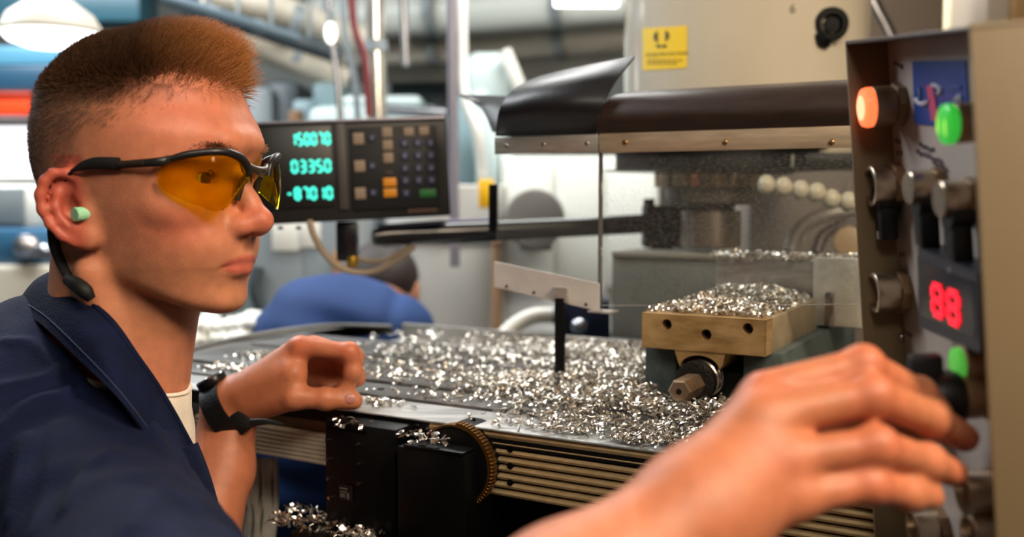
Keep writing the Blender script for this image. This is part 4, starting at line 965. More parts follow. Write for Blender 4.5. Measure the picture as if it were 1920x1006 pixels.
# segmented coolant hose
ch = thing('coolant_hose', 'segmented pale plastic coolant hose curving out beside the spindle', 'hose', P(1500, 360, 1.42))
M_bead = mat('bead_plastic', 'b0a894', .35); pts_ = [(1438, 346), (1470, 350), (1502, 356), (1532, 361), (1560, 373), (1592, 378), (1624, 392)]
for i, (x, y) in enumerate(pts_):
    c = P(x, y, 1.43-.005*i); MB().lathe([(-.013, .006), (-.010, .011), (-.004, .0142), (.003, .0142), (.008, .010), (.012, .006)], c, P(pts_[min(i+1, 6)][0]+(1 if i == 6 else 0), pts_[min(i+1, 6)][1], 1.425-.005*i)-P(pts_[max(i-0, 0)][0]-(1 if i == 6 else 0), pts_[i][1], 1.43-.005*i), 24).build('hose_bead', M_bead, ch)
# column behind the spindle
cl = thing('mill_column', 'tall grey-brown column casting of the milling machine behind the spindle', 'machine column', M(-.15, 1.95, 0))
mb = MB(); a = P(1398, 400, 2.05); b = P(1800, 400, 1.95); mb.box(((a.x+b.x)/2, 2.16, .90), (b.x-a.x, .25, 1.8), bev=.02); mb.build('column_casting', mat('column_paint', '6e645c', .45, noise=.2, nscale=4), cl)
MB().tube([P(1480, 474, 1.72), P(1500, 428, 1.74), P(1548, 402, 1.76), P(1610, 392, 1.76)], .013, 12, smooth=6).build('flexible_conduit', mat('conduit_grey', '8e8a84', .4, metal=.3), cl)
MB().tube([P(1530, 474, 1.68), P(1545, 440, 1.69), P(1580, 422, 1.70), P(1630, 420, 1.70)], .010, 12, smooth=6).build('flexible_conduit', mat('conduit_dark', '4a4040', .4, metal=.3), cl)
MB().cyl(P(1592, 452, 1.70), P(1592, 452, 1.66), .026, 28, bev=.003).build('column_knob', mat('knob_tan', 'a48a68', .4), cl)
hd2 = thing('black_head_bracket', 'black bracket block under the milling head, behind the guard strip', 'bracket', P(1560, 300, 1.5))
MB().box(P(1565, 303, 1.52), (.13, .05, .026), bev=.003).build('bracket_block', M_dark, hd2)
MB().box(P(1460, 308, 1.50), (.035, .05, .03), bev=.003).build('bracket_lug', M_greyp, hd2)
# ================================================================ digital readout on its arm
def plane_frame(A, B, C):
    ex = (B-A); w = ex.length; ex.normalize(); ey = (C-A); ey = (ey-ex*ey.dot(ex)); h = ey.length; ey.normalize(); n = ex.cross(ey).normalized()
    return ex, ey, n, w, h
DA, DB, DC = P(452, 231, 1.50), P(836, 219, 1.56), P(456, 423, 1.495)
dx, dy, dn, dw, dh = plane_frame(DA, DB, DC)
if dn.dot(CAMV0-DA) < 0: dn = -dn
DR = Matrix((dx, dy, dn)).transposed()
def onD(px, py, off=0.):
    r = ray(px, py); t = (DA+dn*off-CAMV0).dot(dn)/r.dot(dn); return CAMV0+r*t
def slab(c, w, h, d, R=DR, bev=.0008): return MB().box(c, (w, h, d), R=R, bev=bev)
ro = thing('digital_readout', 'black digital readout box with three rows of glowing teal digits and a keypad', 'digital readout', onD(650, 410))
cc = DA+dx*dw/2+dy*dh/2
M_case = mat('readout_case', '161312', .5, noise=.1, nscale=30); M_scr = mat('readout_screen', '06080a', .4); M_pad = mat('keypad_black', '060609', .6)
MB().box(cc-dn*.035, (dw, dh, .066), R=DR, bev=.003).build('case', M_case, ro)
MB().box(DA+dx*dw/2+dy*.001-dn*.03, (dw*.99, .004, .07), R=DR, bev=.001).build('case_lid', mat('lid_grey', '8c8894', .35, metal=.3), ro)
a, b = onD(462, 240, .002), onD(628, 386, .002); MB().box((a+b)/2, (abs((b-a).dot(dx)), abs((b-a).dot(dy)), .003), R=DR, bev=.0005).build('screen', M_scr, ro)
a, b = onD(654, 240, .002), onD(826, 386, .002); pd = MB().box((a+b)/2, (abs((b-a).dot(dx)), abs((b-a).dot(dy)), .003), R=DR, bev=.0005).build('keypad', M_pad, ro)
MB().box(onD(641, 312, .003), (.014, dh*.86, .005), R=DR, bev=.001).build('divider', mat('divider_grey', '3c3836', .5), ro)
SEG = {'0': 'abcdef', '1': 'bc', '2': 'abged', '3': 'abgcd', '4': 'fgbc', '5': 'afgcd', '6': 'afgedc', '7': 'abc', '8': 'abcdefg', '9': 'abcdfg', '-': 'g', ' ': ''}
def seven(mb, ch, org, ux, uy, nn, w, h, t):
    def bar(x0, y0, x1, y1):
        c = org+ux*((x0+x1)/2)+uy*((y0+y1)/2); R = Matrix((ux, uy, nn)).transposed()
        mb.box(c, (abs(x1-x0)+t, abs(y1-y0)+t, .0008), R=R)
    g = t*.75
    S = dict(a=(g, 0, w-g, 0), g=(g, h/2, w-g, h/2), d=(g, h, w-g, h), f=(0, g, 0, h/2-g), b=(w, g, w, h/2-g), e=(0, h/2+g, 0, h-g), c=(w, h/2+g, w, h-g))
    for s in SEG[ch]: bar(*S[s])
M_teal = mat('display_teal', (.05, .80, .66), .4, emit=1.5)
for txt, x0, y0, x1 in (('150070', 545, 251, 618), ('03350', 547, 302, 619), ('-87010', 538, 353, 622)):
    mb = MB(); n = len(txt); a = onD(x0, y0, .0042); b = onD(x1, y0-2, .0042); st_ = (b-a).length/(n-.35); ux = (b-a).normalized()
    for i, c in enumerate(txt): seven(mb, c, a+ux*(st_*i), ux, dy, dn, st_*.60, .0170, .0032)
    mb.build('digit_row', M_teal, ro, smooth=0)
def zk(x, y): return 480+x/4.19, 200+y/4.19
M_beige = mat('key_beige', '8a7868', .6); M_bl = mat('key_navy', '20243e', .6); M_or = mat('key_amber', 'd88a10', .5); M_gn = mat('key_green', '1c6a30', .5); M_kt = mat('key_print', '6a6c8a', .6)
def key(x, y, w, h, m, mark=True):
    c = onD(*zk(x, y), .0045); MB().box(c, (w, h, .0025), R=DR, bev=.0008).build('key', m, pd)
    if mark: MB().box(c+dn*.0014, (w*.32, h*.45, .0004), R=DR).build('key_mark', M_kt, pd)
for x, y in ((805, 250), (815, 465), (820, 680)): key(x, y, .0165, .0175, M_beige, False)
for x, y in ((910, 245), (912, 465), (920, 675)): key(x, y, .011, .011, M_bl)
for x, y in ((1030, 200), (1035, 300), (1040, 400)): key(x, y, .0155, .0155, M_beige, False)
key(1045, 520, .013, .006, mat('key_dim', '3a302c', .6), False)
for x, y in ((1052, 592), (1055, 675)): key(x, y, .0205, .0135, M_or, False)
for x, y in ((1200, 195), (1320, 188)): key(x, y, .0155, .0130, M_beige, False)
for i, x in enumerate((1165, 1270, 1370)):
    for j, y in enumerate((287, 385, 485, 580)): key(x+j*3, y-i*2, .0130, .0125, M_bl)
key(1180, 678, .0130, .0125, M_bl); key(1350, 678, .0260, .0125, M_gn, False)
x = 1200
for k in range(9):
    MB().box(onD(*zk(1205+k*26, 818-k*1.4), .0015), (.0042, .0062, .0006), R=DR).build('maker_letters', mat('print_brown', '5e4438', .6), ro)
for px in (526, 560): MB().cyl(onD(px, 424, -.02), onD(px, 430, -.02), .004, 10).build('case_foot', M_rub0 if False else M_pad, ro)
# arm, bracket and cables
ar = thing('support_arm_assembly', 'long black horizontal arm carrying the digital readout', 'support arm', P(900, 430, 1.62))
M_arm = mat('arm_black', '0a0b14', .30, coat=.3)
a, b = P(672, 446, 1.56), P(1232, 418, 1.74)
MB().tube([P(700, 445, 1.565), a.lerp(b, .08), a.lerp(b, .5), b], [.012, .0165, .0165, .0165], 12, flat=((0, 0, 1), .7)).build('arm_bar', M_arm, ar)
MB().tube([P(708, 425, 1.57), P(840, 415, 1.60), P(932, 411, 1.62)], .0030, 8).build('arm_edge', mat('arm_edge_grey', '6c6c86', .3, metal=.5), ar)
MB().box(P(652, 452, 1.56), (.032, .03, .062), bev=.003).build('arm_joint', M_arm, ar)
MB().cyl(P(660, 418, 1.56), P(660, 492, 1.56), .008, 16).build('arm_pivot', mat('pivot_dark', '2a2420', .35, metal=.6), ar)
MB().cyl(P(661, 480, 1.55), P(661, 500, 1.55), .0095, 12, bev=.001).build('brass_fitting', mat('yellow_brass', 'c09a3c', .3, metal=.8), ar)
MB().box(P(1248, 424, 1.76), (.080, .05, .075), bev=.004).build('arm_clamp', M_dark, ar)
MB().cyl(P(1217, 372, 1.76), P(1217, 400, 1.76), .010, 14, bev=.001).build('clamp_screw', M_dark, ar)
MB().cyl(P(1240, 462, 1.76), P(1240, 480, 1.76), .020, 14, bev=.001).build('clamp_boss', M_dark, ar)
MB().cyl(P(1291, 387, 1.60), P(1291, 380, 1.60), .006, 12).build('clamp_pin', M_alu, ar)
cb = thing('readout_cable', 'tan cable looping down below the digital readout', 'cable', P(660, 505, 1.5))
M_cab = mat('tan_cable', '9c8a74', .5)
MB().tube([P(580, 412, 1.50), P(588, 440, 1.50), P(606, 472, 1.51), P(635, 500, 1.52), P(670, 510, 1.53), P(706, 506, 1.54), P(742, 488, 1.55), P(776, 462, 1.57)], .0050, 10, smooth=6).build('cable_run', M_cab, cb)
MB().tube([P(665, 482, 1.56), P(690, 489, 1.56), P(718, 488, 1.56), P(745, 476, 1.57), P(770, 462, 1.58)], .0042, 10, smooth=6).build('cable_run', M_cab, cb)
# ================================================================ pendant control panel
QA, QB, QC = P(1586, 84, .74), P(1815, 60, .532), P(1641, 1006, .735)
qx, qy, qn, qw, qh = plane_frame(QA, QB, QC)          # qx towards the camera, qy down
qy = (QC-QA).normalized()
if qn.x > 0: qn = -qn
QR = Matrix((qx, qy, qn)).transposed()
REC = .030
def Q(px, py, h=0.):                                   # point on the plane h in front of the rim
    r = ray(px, py); t = (QA+qn*h-CAMV0).dot(qn)/r.dot(qn); return CAMV0+r*t
def QL(a, b, h=0.): return QA+qx*a+qy*b+qn*h
cp = thing('control_panel', 'tan sheet-metal control box with buttons, selector knobs and a red display', 'control panel', QL(qw/2, .42, -.05))
M_tan = mat('tan_box_paint', '7a684c', .55, noise=.08, nscale=8, bump=.08, bscale=500); M_face = mat('panel_face', 'b4a89e', .5, metal=.1, noise=.10, nscale=20)
HH = .52
def qb(a0, a1, b0, b1, h0, h1, bev=.001): return MB().box(QL((a0+a1)/2, (b0+b1)/2, (h0+h1)/2), (a1-a0, b1-b0, h1-h0), R=QR, bev=bev)
qb(-.0025, .0, -.003, HH, -REC-.12, 0).build('far_side', M_tan, cp)
qb(qw, qw+.0025, -.004, HH, -REC-.14, 0).build('near_side', M_tan, cp)
qb(-.0025, qw+.0025, -.003, .0, -REC-.12, 0).build('top_lip', mat('lip_dark', '4a3c34', .45), cp)
qb(-.0025, qw+.0025, HH, HH+.003, -REC-.12, 0).build('bottom_lip', M_tan, cp)
qb(0, qw, 0, HH, -REC-.003, -REC).build('face_plate', M_face, cp)
qb(0, qw, 0, HH, -REC-.14, -REC-.137).build('box_back', M_tan, cp)
PAN = cp
M_chr = mat('satin_chrome', 'c0ae98', .25, metal=.9); M_blk = mat('black_knob', '0a0a0c', .45); M_bar = mat('barrel_bronze', '94795c', .4, metal=.4)
def base_of(p): return p-qn*((p-QA).dot(qn)+REC)        # foot of the axis on the panel face
def barrel(px, py, h, r, name, m, parent=PAN, cup=False, nut=True):
    c = Q(px, py, h); f = base_of(c); L = (c-f).length
    if nut: MB().lathe([(0, r*1.10), (L*.28, r*1.10), (L*.30, r*.98)], f, qn, 8, caps=True).build('lock_nut', M_bar, parent, smooth=20)
    pr = [(L*.25, r*.92), (L*.45, r), (L*.97, r), (L, r*.93)]
    if cup: pr += [(L, r*.80), (L-.006, r*.78), (L-.0065, 0.0002)]
    o = MB().lathe(pr, f, qn, 36, caps=not cup).build(name, m, parent); return c, o
# amber lamp
c, o = barrel(1632, 201, -.008, .0145, 'lamp_barrel', M_bar)
MB().lathe([(-.001, .0142), (.003, .0144), (.0055, .0135), (.0065, .010), (.0068, .0002)], c, qn, 36).build('amber_lamp', mat('amber_lamp', (1.0, .16, .05), .3, emit=1.6), PAN)
MB().lathe([(.0070, .009), (.0071, .0001)], c, qn, 24).build('lamp_centre', mat('amber_lamp_core', (1.0, .42, .22), .3, emit=1.7), PAN)
# green lamp
c, o = barrel(1786, 232, -.010, .0118, 'lamp_barrel', M_bar)
gl_ = MB().lathe([(-.001, .0110), (.002, .0122), (.005, .0115), (.0065, .008), (.0068, .0002)], c, qn, 36).build('green_lamp', mat('green_lamp', (.03, .42, .04), .2, emit=.9), PAN)
for s in (-1, 1): MB().ball(c+qn*.0055+qx*s*.0050, .0036, 2, (.5, .5, 1.9)).build('lamp_glow_highlight', mat('green_highlight', (.35, .75, .10), .3, emit=1.1), gl_)  # paired glowing balls imitate the two-lobed highlight on the cap
# three selectors with black levers
for (px, py, r, lx, ly, ll) in ((1630, 349, .0148, 1672, 378, .030), (1702, 352, .0110, 1728, 405, .036), (1760, 374, .0112, 1795, 438, .040)):
    c, o = barrel(px, py, -.008, r, 'selector_barrel', M_chr, cup=(px == 1630))
    f = base_of(c); m1 = c-qn*.011+qy*.010
    lv = MB(); lv.box(m1+qy*(ll*.5), (.013, ll, .013), R=QR, bev=.002); lv.lathe([(-.007, .0095), (.007, .0095)], m1, qn, 20); lv.build('selector_lever', M_blk, PAN)
    MB().box(m1+qy*(ll*.88)+qn*.0068, (.002, ll*.18, .001), R=QR).build('lever_mark', M_face, PAN)
# flush silver push button
c, o = barrel(1636, 549, -.006, .0150, 'button_barrel', M_chr, cup=True)
# red numeric display
a = Q(1719, 461, -.012); bz = [Q(1719, 462, -.012), Q(1833, 512, -.012), Q(1838, 662, -.012), Q(1723, 612, -.012)]
M_bz = mat('display_bezel', '2c2c34', .4)
def bq(u, v): return (bz[0]*(1-u)+bz[1]*u)*(1-v)+(bz[3]*(1-u)+bz[2]*u)*v
ds = MB().prism([bq(0, 0), bq(1, 0), bq(1, 1), bq(0, 1)], -qn*(REC-.012)).build('display_housing', M_bz, PAN, smooth=0)
MB().prism([bq(*t)+qn*.0006 for t in ((.07, .16), (.94, .13), (.94, .84), (.07, .84))], -qn*.0008).build('display_window', mat('display_window', '120a10', .15), ds)
M_red = mat('display_red', (1.0, .01, .03), .4, emit=1.4); mb = MB()
dgx = (bq(1, .5)-bq(0, .5)); dgy = (bq(.5, 1)-bq(.5, 0)); lx, ly = dgx.length, dgy.length
for i, ch in enumerate('88'): seven(mb, ch, bq(.30, .38)+qn*.0012+dgx*(i*.26), dgx/lx, dgy/ly, qn, lx*.16, ly*.36, .0042)
mb.build('red_digits', M_red, ds, smooth=0)
# small green lamp, the black rotary knob in his fingers, lower buttons
c, o = barrel(1800, 682, -.012, .0125, 'lamp_barrel', M_bar)
MB().lathe([(-.001, .0105), (.003, .0100), (.004, .0075), (.0045, .0002)], c, qn, 30).build('green_lamp', mat('small_green_lamp', (.10, .50, .06), .3, emit=.5), PAN)
c, o = barrel(1785, 745, -.004, .0135, 'selector_barrel', M_bar)
kn_ = MB(); kn_.lathe([(0, .0150), (.004, .0170), (.016, .0150), (.018, .012)], c-qn*.004, qn, 28); kn_.box(c+qn*.014-qy*.004+qx*-.002, (.010, .046, .020), R=QR, bev=.003); kn_.build('rotary_knob', M_blk, PAN)
for px, py, r in ((1705, 800, .0120), (1805, 925, .0140), (1710, 992, .0135), (1816, 1005, .014)):
    barrel(px, py, -.008, r, 'button_barrel', M_chr, cup=True)
# sticker
s4 = [(x, y) for x, y in ((1711, 115), (1812, 112), (1820, 243), (1716, 232))]
q4 = [Q(x, y, -REC+.0006) for x, y in s4]
def bil(u, v, off=0.): return (q4[0]*(1-u)+q4[1]*u)*(1-v)+(q4[3]*(1-u)+q4[2]*u)*v+qn*off
stk = MB().grid([[bil(u, v) for u in (0, .5, 1)] for v in (0, .5, 1)], -.0004).build('blue_sticker', mat('sticker_blue', '1c4a9c', .4, noise=.1, nscale=60), PAN)
def mark(pts, m, name='sticker_mark', t=.0009, r=None):
    MB().tube([bil(u, v, .0009) for u, v in pts], r or t, 6, smooth=4).build(name, m, stk)
M_pk = mat('sticker_pink', 'd0507c', .5); M_wh = mat('sticker_white', 'c8c8d4', .5)
MB().grid([[bil(.29, .38, .0009), bil(.41, .38, .0009)], [bil(.36, .92, .0009), bil(.50, .92, .0009)]], -.0003).build('sticker_mark', M_pk, stk)
mark([(.06, .60), (.14, .66), (.24, .66), (.33, .60)], M_wh, r=.0016); mark([(.14, .42), (.16, .52), (.13, .62)], mat('sticker_pale', '6a84b8', .5), r=.0012)
mark([(.40, .37), (.48, .38), (.56, .44), (.50, .50)], M_wh, r=.0015); mark([(.74, .40), (.82, .38), (.90, .40)], mat('sticker_mid', '4a6cac', .5), r=.0010); mark([(.80, .58), (.88, .52), (.90, .60)], M_wh, r=.0014)
# printed legends and screws on the face
M_pr = mat('legend_print', '5c5050', .6)
R5 = random.Random(5)
for px, py, n in ((1678, 118, 3), (1680, 262, 2), (1683, 285, 2), (1725, 270, 5), (1735, 290, 6), (1750, 305, 5), (1720, 285, 4), (1688, 475, 2), (1695, 620, 3)):
    for k in range(n):
        c = Q(px+k*6, py+k*3+R5.uniform(-2, 2), -REC+.0006); MB().box(c, (.0035, .0030, .0005), R=QR).build('legend_print', M_pr, PAN)
for px, py in ((1656, 106), (1690, 632)): MB().ball(Q(px, py, -REC+.001), .0045, 2, (1, 1, 1)).build('panel_screw', M_steel, PAN)
# ================================================================ metal chips (nobody could count them)
M_chip = mat('bright_metal_chips', 'dcd4c8', .27, metal=1., noise=.25, nscale=300)
def chips(name, label, P0, rots, scl, parent=None, loc=None):
    """P0: n x 3 world positions; one small curled shaving at each"""
    n = len(P0); r = np.random.default_rng(len(P0)); S = 4
    t = np.linspace(-1, 1, S); curl = r.uniform(.08, .75, n); L = r.uniform(.0017, .0042, n)*scl; Wd = r.uniform(.0009, .0019, n)*scl; th = .00022*scl
    a = t[None, :]*curl[:, None]; x = np.sin(a)/np.maximum(curl[:, None], .05)*L[:, None]; z = (1-np.cos(a))/np.maximum(curl[:, None], .05)*L[:, None]
    tw = r.uniform(-.5, .5, n)[:, None]*t[None, :]
    vs = []
    for sy, sz in ((-1, -1), (1, -1), (1, 1), (-1, 1)):
        vs.append(np.stack([x, sy*Wd[:, None]*np.cos(tw), z+sz*th+sy*Wd[:, None]*np.sin(tw)], -1))
    v = np.stack(vs, 2).reshape(n, S*4, 3)
    ax, ay, az = rots.T; cx, sx, cy, sy_, cz, sz_ = np.cos(ax), np.sin(ax), np.cos(ay), np.sin(ay), np.cos(az), np.sin(az)
    R = np.empty((n, 3, 3))
    R[:, 0, 0] = cz*cy; R[:, 0, 1] = cz*sy_*sx-sz_*cx; R[:, 0, 2] = cz*sy_*cx+sz_*sx
    R[:, 1, 0] = sz_*cy; R[:, 1, 1] = sz_*sy_*sx+cz*cx; R[:, 1, 2] = sz_*sy_*cx-cz*sx
    R[:, 2, 0] = -sy_; R[:, 2, 1] = cy*sx; R[:, 2, 2] = cy*cx
    v = np.einsum('nij,nkj->nki', R, v)+P0[:, None, :]
    q = []
    for s in range(S-1):
        for k in range(4): q.append([s*4+k, s*4+(k+1) % 4, (s+1)*4+(k+1) % 4, (s+1)*4+k])
    q += [[3, 2, 1, 0], [(S-1)*4+k for k in range(4)]]
    Qd = (np.array(q)[None]+np.arange(n)[:, None, None]*S*4).reshape(-1, 4)
    me = np_mesh(name, v.reshape(-1, 3), Qd); me.polygons.foreach_set('use_smooth', np.zeros(len(Qd), dtype=bool))
    o = link_mesh(name, me, M_chip, parent, loc); tag(o, label, 'metal chips' if parent is None else None, kind='stuff'); return o
rc = np.random.default_rng(11)
def toworld(mx, my, z): return np.stack([mx*math.cos(TH)+my*math.sin(TH), -mx*math.sin(TH)+my*math.cos(TH), z], 1)
def sm(x, a, b): t = np.clip((x-a)/(b-a), 0, 1); return t*t*(3-2*t)
def lump(x, y, s, k): return .5+.5*np.sin(x*s+2*np.sin(y*s*.7+k))*np.sin(y*s*1.1+k*2+1.5*np.sin(x*s*.6))
n = 80000; x = rc.uniform(-1.12, .20, n); y = rc.uniform(.832, 1.39, n); u = rc.random(n)
slotd = 1-.88*((np.abs(y-.968) < .012) | (np.abs(y-1.12) < .012))*(x < -.52)
front = np.where(y < .905, sm(x, -.56, -.36), sm(x, -.84-.12*(y > 1.0), -.46))
bare = (.45+.55*sm(x, -.72, -.55))*np.where((y > .86) & (y < .965) & (x < -.52), .25, 1.)
den = front*slotd*bare*(.35+.65*sm(lump(x, y, 38, 1.), .25, .6))
den = np.maximum(den, .22*sm(x, -1.02, -.80)*(y > .98)*slotd*sm(lump(x, y, 45, 3.), .4, .8))
den = np.maximum(den, .8*np.exp(-(((x+.965)/.030)**2+((y-.945)/.016)**2))); den = np.maximum(den, .9*np.exp(-(((x+.655)/.020)**2+((y-.868)/.012)**2)))
den = np.maximum(den, .9*np.exp(-(((x+.985)/.035)**2+((y-1.05)/.02)**2)))
edge = sm(y, .832, .845); den *= .15+.85*edge
invise = (x > -.408) & (x < -.248) & (y > .996); inscrew = (np.abs(x+.3335) < .018) & (y > .93)
keep = (u < den) & ~invise; x, y = x[keep], y[keep]
hgt = .0015+.020*front[keep]*sm(y, .85, .93)*sm(x, -.62, -.40)*(.45+.75*lump(x, y, 30, 2.))+.004*front[keep]
z = 1.0005+hgt*rc.random(len(x))**.6
m_ = ~((np.abs(x+.3335) < .016) & (y > .93) & (z > 1.012)); x, y, z = x[m_], y[m_], z[m_]
def rnd_rot(n, k): return np.stack([rc.normal(0, k, n)+PI*(rc.random(n) < .35), rc.normal(0, k, n), rc.uniform(0, 2*PI, n)], 1)
chips('table_chips', 'bright curled metal chips strewn and heaped over the milling table', toworld(x, y, z), rnd_rot(len(x), .42), 1.12, loc=M(-.4, 1.05, 1.0))
# on the vise
n = 5200; x = rc.uniform(-.400, -.268, n); y = rc.uniform(1.012, 1.235, n)
cxx = (x+.334)/.064; k = np.clip(1-np.abs(cxx)**2.5, 0, 1)*sm(y, 1.0, 1.05)
z = 1.1035+.015*k*rc.random(n)**.55*(.6+.5*lump(x, y, 60, 1.)); kp = rc.random(n) < (.25+.9*k)
chips('vise_chips', 'bright metal chips heaped on top of the vise jaw', toworld(x[kp], y[kp], z[kp]), rnd_rot(kp.sum(), .6), 1., loc=M(-.333, 1.12, 1.105))
a = X(1330, 482, 1.262); b = X(1625, 482, 1.262); n = 900
x = rc.uniform(a.x, b.x, n); y = rc.uniform(1.255, 1.31, n); z = a.z-.001+.008*rc.random(n)
chips('workpiece_chips', 'line of bright metal chips lying on top of the aluminium workpiece', toworld(x, y, z), rnd_rot(n, .6), 1.1, loc=M(-.33, 1.28, a.z))
# on the gear housing, motor and lower bracket
for nm, lb, (x0, x1, y0, y1, zz0), n, hh in (('housing_chips', 'few metal chips lying on top of the black gear housing', (-.672, -.625, .79, .825, .9905), 16, .003),
        ('motor_chips', 'small heap of crumpled metal chips on the drive motor shelf', (-.585, -.525, .79, .835, .9835), 60, .008),
        ('bracket_chips', 'dull metal chips heaped on the lower black bracket shelf', (-.74, -.60, .765, .83, .882), 260, .004)):
    x = rc.uniform(x0, x1, n); y = rc.uniform(y0, y1, n); z = zz0+hh*rc.random(n)
    chips(nm, lb, toworld(x, y, z), rnd_rot(n, .5), 1.35, loc=M((x0+x1)/2, (y0+y1)/2, zz0))
# ================================================================ behind the machine
def bx(px0, py0, px1, py1, d, dep, bev=.004, R=None):
    a = P(px0, py1, d); b = P(px1, py0, d); return MB().box(((a.x+b.x)/2, d+dep/2, (a.z+b.z)/2), (b.x-a.x, dep, b.z-a.z), bev=bev)
def tubeP(pts, r, smooth=5, n=12): return MB().tube([P(*q) for q in pts], r, n, smooth=smooth)
K = {k: mat('paint_'+k, c, r, metal=me, noise=.12, nscale=5) for k, (c, r, me) in dict(teal=('7f979c', .4, 0), pale=('bccac8', .35, 0), grey=('767e80', .45, 0), dgrey=('3c4448', .45, 0), white=('d8d6cc', .4, 0),
     beige=('b0a898', .5, 0), blue=('2c5672', .4, 0), navy=('141c34', .4, 0), red=('e04018', .4, 0), steel=('a0a2a8', .22, .9), wood=('a8805c', .5, 0), yellow=('e8b010', .4, 0), black=('101216', .5, 0), maroon=('6c2024', .45, 0)).items()}
# --- grey cabinet with a paper notice
t = thing('grey_cabinet', 'grey steel cabinet with white paper notices, seen past the chin of the crew-cut man', 'cabinet', P(560, 900, 2.6))
bx(470, 398, 690, 1100, 2.6, .5).build('cabinet_body', K['grey'], t)
bx(478, 404, 572, 1095, 2.585, .015).build('cabinet_door', K['grey'], t); bx(576, 404, 684, 1095, 2.585, .015).build('cabinet_door', K['grey'], t)
bx(510, 418, 560, 470, 2.578, .004, .0005).build('paper_notice', K['white'], t); bx(562, 416, 600, 464, 2.578, .004, .0005).build('paper_notice', K['white'], t)
tubeP([(484, 500, 2.56), (478, 540, 2.555), (490, 580, 2.56)], .016).build('door_handle', K['dgrey'], t)
bx(624, 470, 640, 520, 2.575, .006, .001).build('door_label', K['wood'], t)
# --- tall pale column and panelling
t = thing('round_pale_tank', 'tall pale grey round tank behind the readout arm', 'tank', P(830, 800, 2.5))
c = P(835, 450, 2.75); MB().lathe([(0, .165), (.9, .165), (.905, .160)], (c.x, c.y, .35), (0, 0, 1), 48).build('tank_shell', mat('tank_enamel', 'b8b6b0', .25, coat=.3), t)
MB().lathe([(0, .170), (.02, .170)], (c.x, c.y, 1.10), (0, 0, 1), 48).build('tank_band', K['grey'], t)
t = thing('wooden_post', 'narrow light wooden post left of the chip guard post', 'post', P(931, 900, 2.4)); bx(924, 455, 940, 1400, 2.45, .03).build('post_shaft', K['wood'], t)
bx(922, 450, 942, 458, 2.44, .04).build('post_cap', K['wood'], t)
t = thing('pale_machine_cabinet', 'off-white machine cabinet seen through the clear chip guard', 'machine cabinet', P(1080, 800, 2.7))
bx(942, 292, 1236, 1000, 2.75, .4).build('cabinet_body', mat('offwhite_panel', 'ecece6', .45, noise=.05, nscale=3), t)
for x0, x1 in ((950, 1036), (1042, 1130), (1136, 1230)): bx(x0, 300, x1, 540, 2.735, .015).build('cabinet_panel', mat('offwhite_panel_face', 'eeeee8', .4, noise=.05, nscale=3), t)
t = thing('round_grey_reflection', 'round grey body built for a reflection in the left pane of the chip guard', 'motor', P(1003, 430, 2.2))  # solid body stands in for a grey reflection in the pane
MB().cyl(P(1003, 410, 2.15), P(1003, 410, 2.15)+Vector((0, .59, 0)), .066, 36, bev=.012).build('reflection_shell', mat('reflection_grey', '84807c', .45), t); bx(975, 440, 1035, 470, 2.2, .1).build('reflection_foot', K['grey'], t)
t = thing('navy_box', 'dark navy box with a shiny ball knob behind the guard post', 'box', P(1100, 640, 1.95))
bx(1058, 562, 1146, 650, 1.95, .2).build('box_body', K['navy'], t); MB().ball(P(1086, 611, 1.93), .017, 3).build('ball_knob', K['steel'], t)
t = thing('dark_cart', 'dark steel cart top just behind the table, carrying the navy box', 'cart', P(1050, 900, 2.0))
zc = P(1060, 651, 1.95).z; MB().box((.10, 2.02, zc-.012), (.46, .34, .02), bev=.003).build('cart_top', K['dgrey'], t)
for sx_ in (-.11, .31):
    for sy_ in (1.88, 2.16): MB().box((sx_, sy_, (zc-.02)/2), (.03, .03, zc-.02), bev=.002).build('cart_leg', K['dgrey'], t)
t = thing('pale_hose_bundle', 'pale curved hose behind the chips left of the guard post', 'hose', P(1000, 620, 1.9)); tubeP([(935, 640, 1.9), (965, 610, 1.92), (1000, 592, 1.94), (1040, 590, 1.96)], .016).build('hose_run', K['white'], t); MB().lathe([(0, .019), (.02, .019)], P(1036, 590, 1.958), (1, 0, 0), 14).build('hose_end', K['grey'], t)
# --- white bags behind the table end
for i, (x0, y0, x1, y1, lb) in enumerate(((396, 588, 520, 660, 'larger crumpled white bag behind the left end of the table'), (345, 592, 420, 664, 'smaller crumpled white bag just under the chin, beside the larger bag'), (-40, 590, 40, 660, 'white cloth heap behind the shoulder at the edge of the picture'))):
    c = P((x0+x1)/2, (y0+y1)/2, 2.0); mb = MB(); w_, h_ = (x1-x0)/F_PX*1.0, (y1-y0)/F_PX*1.0
    bmesh.ops.create_icosphere(mb.bm, subdivisions=4, radius=1)
    for v in mb.bm.verts: k = 1+.14*math.sin(v.co.x*5+i)+.10*math.sin(v.co.z*7+v.co.y*5)+.05*math.sin(v.co.x*17+v.co.z*13); v.co = Vector((c.x+v.co.x*w_*k, c.y+v.co.y*.08*k, c.z+v.co.z*h_*k))
    o = mb.build('crumpled_bag', mat('bag_white', 'dcd8cc', .6, bump=.3, bscale=30), None, loc=c, smooth=60); tag(o, lb, 'bag', 'crumpled white bags')
# --- stands the cabinet and bags rest on
t = thing('blue_bench', 'low blue work bench behind the left end of the milling table', 'bench', P(400, 900, 2.2)); 
a = P(400, 662, 2.0); MB().box((-1.24, 2.05, a.z-.03), (1.14, .5, .04), bev=.004).build('bench_top', K['blue'], t)
for s in (-.5, .5): MB().box((-1.24+s, 2.05, (a.z-.05)/2), (.06, .4, a.z-.05), bev=.004).build('bench_leg', K['dgrey'], t)
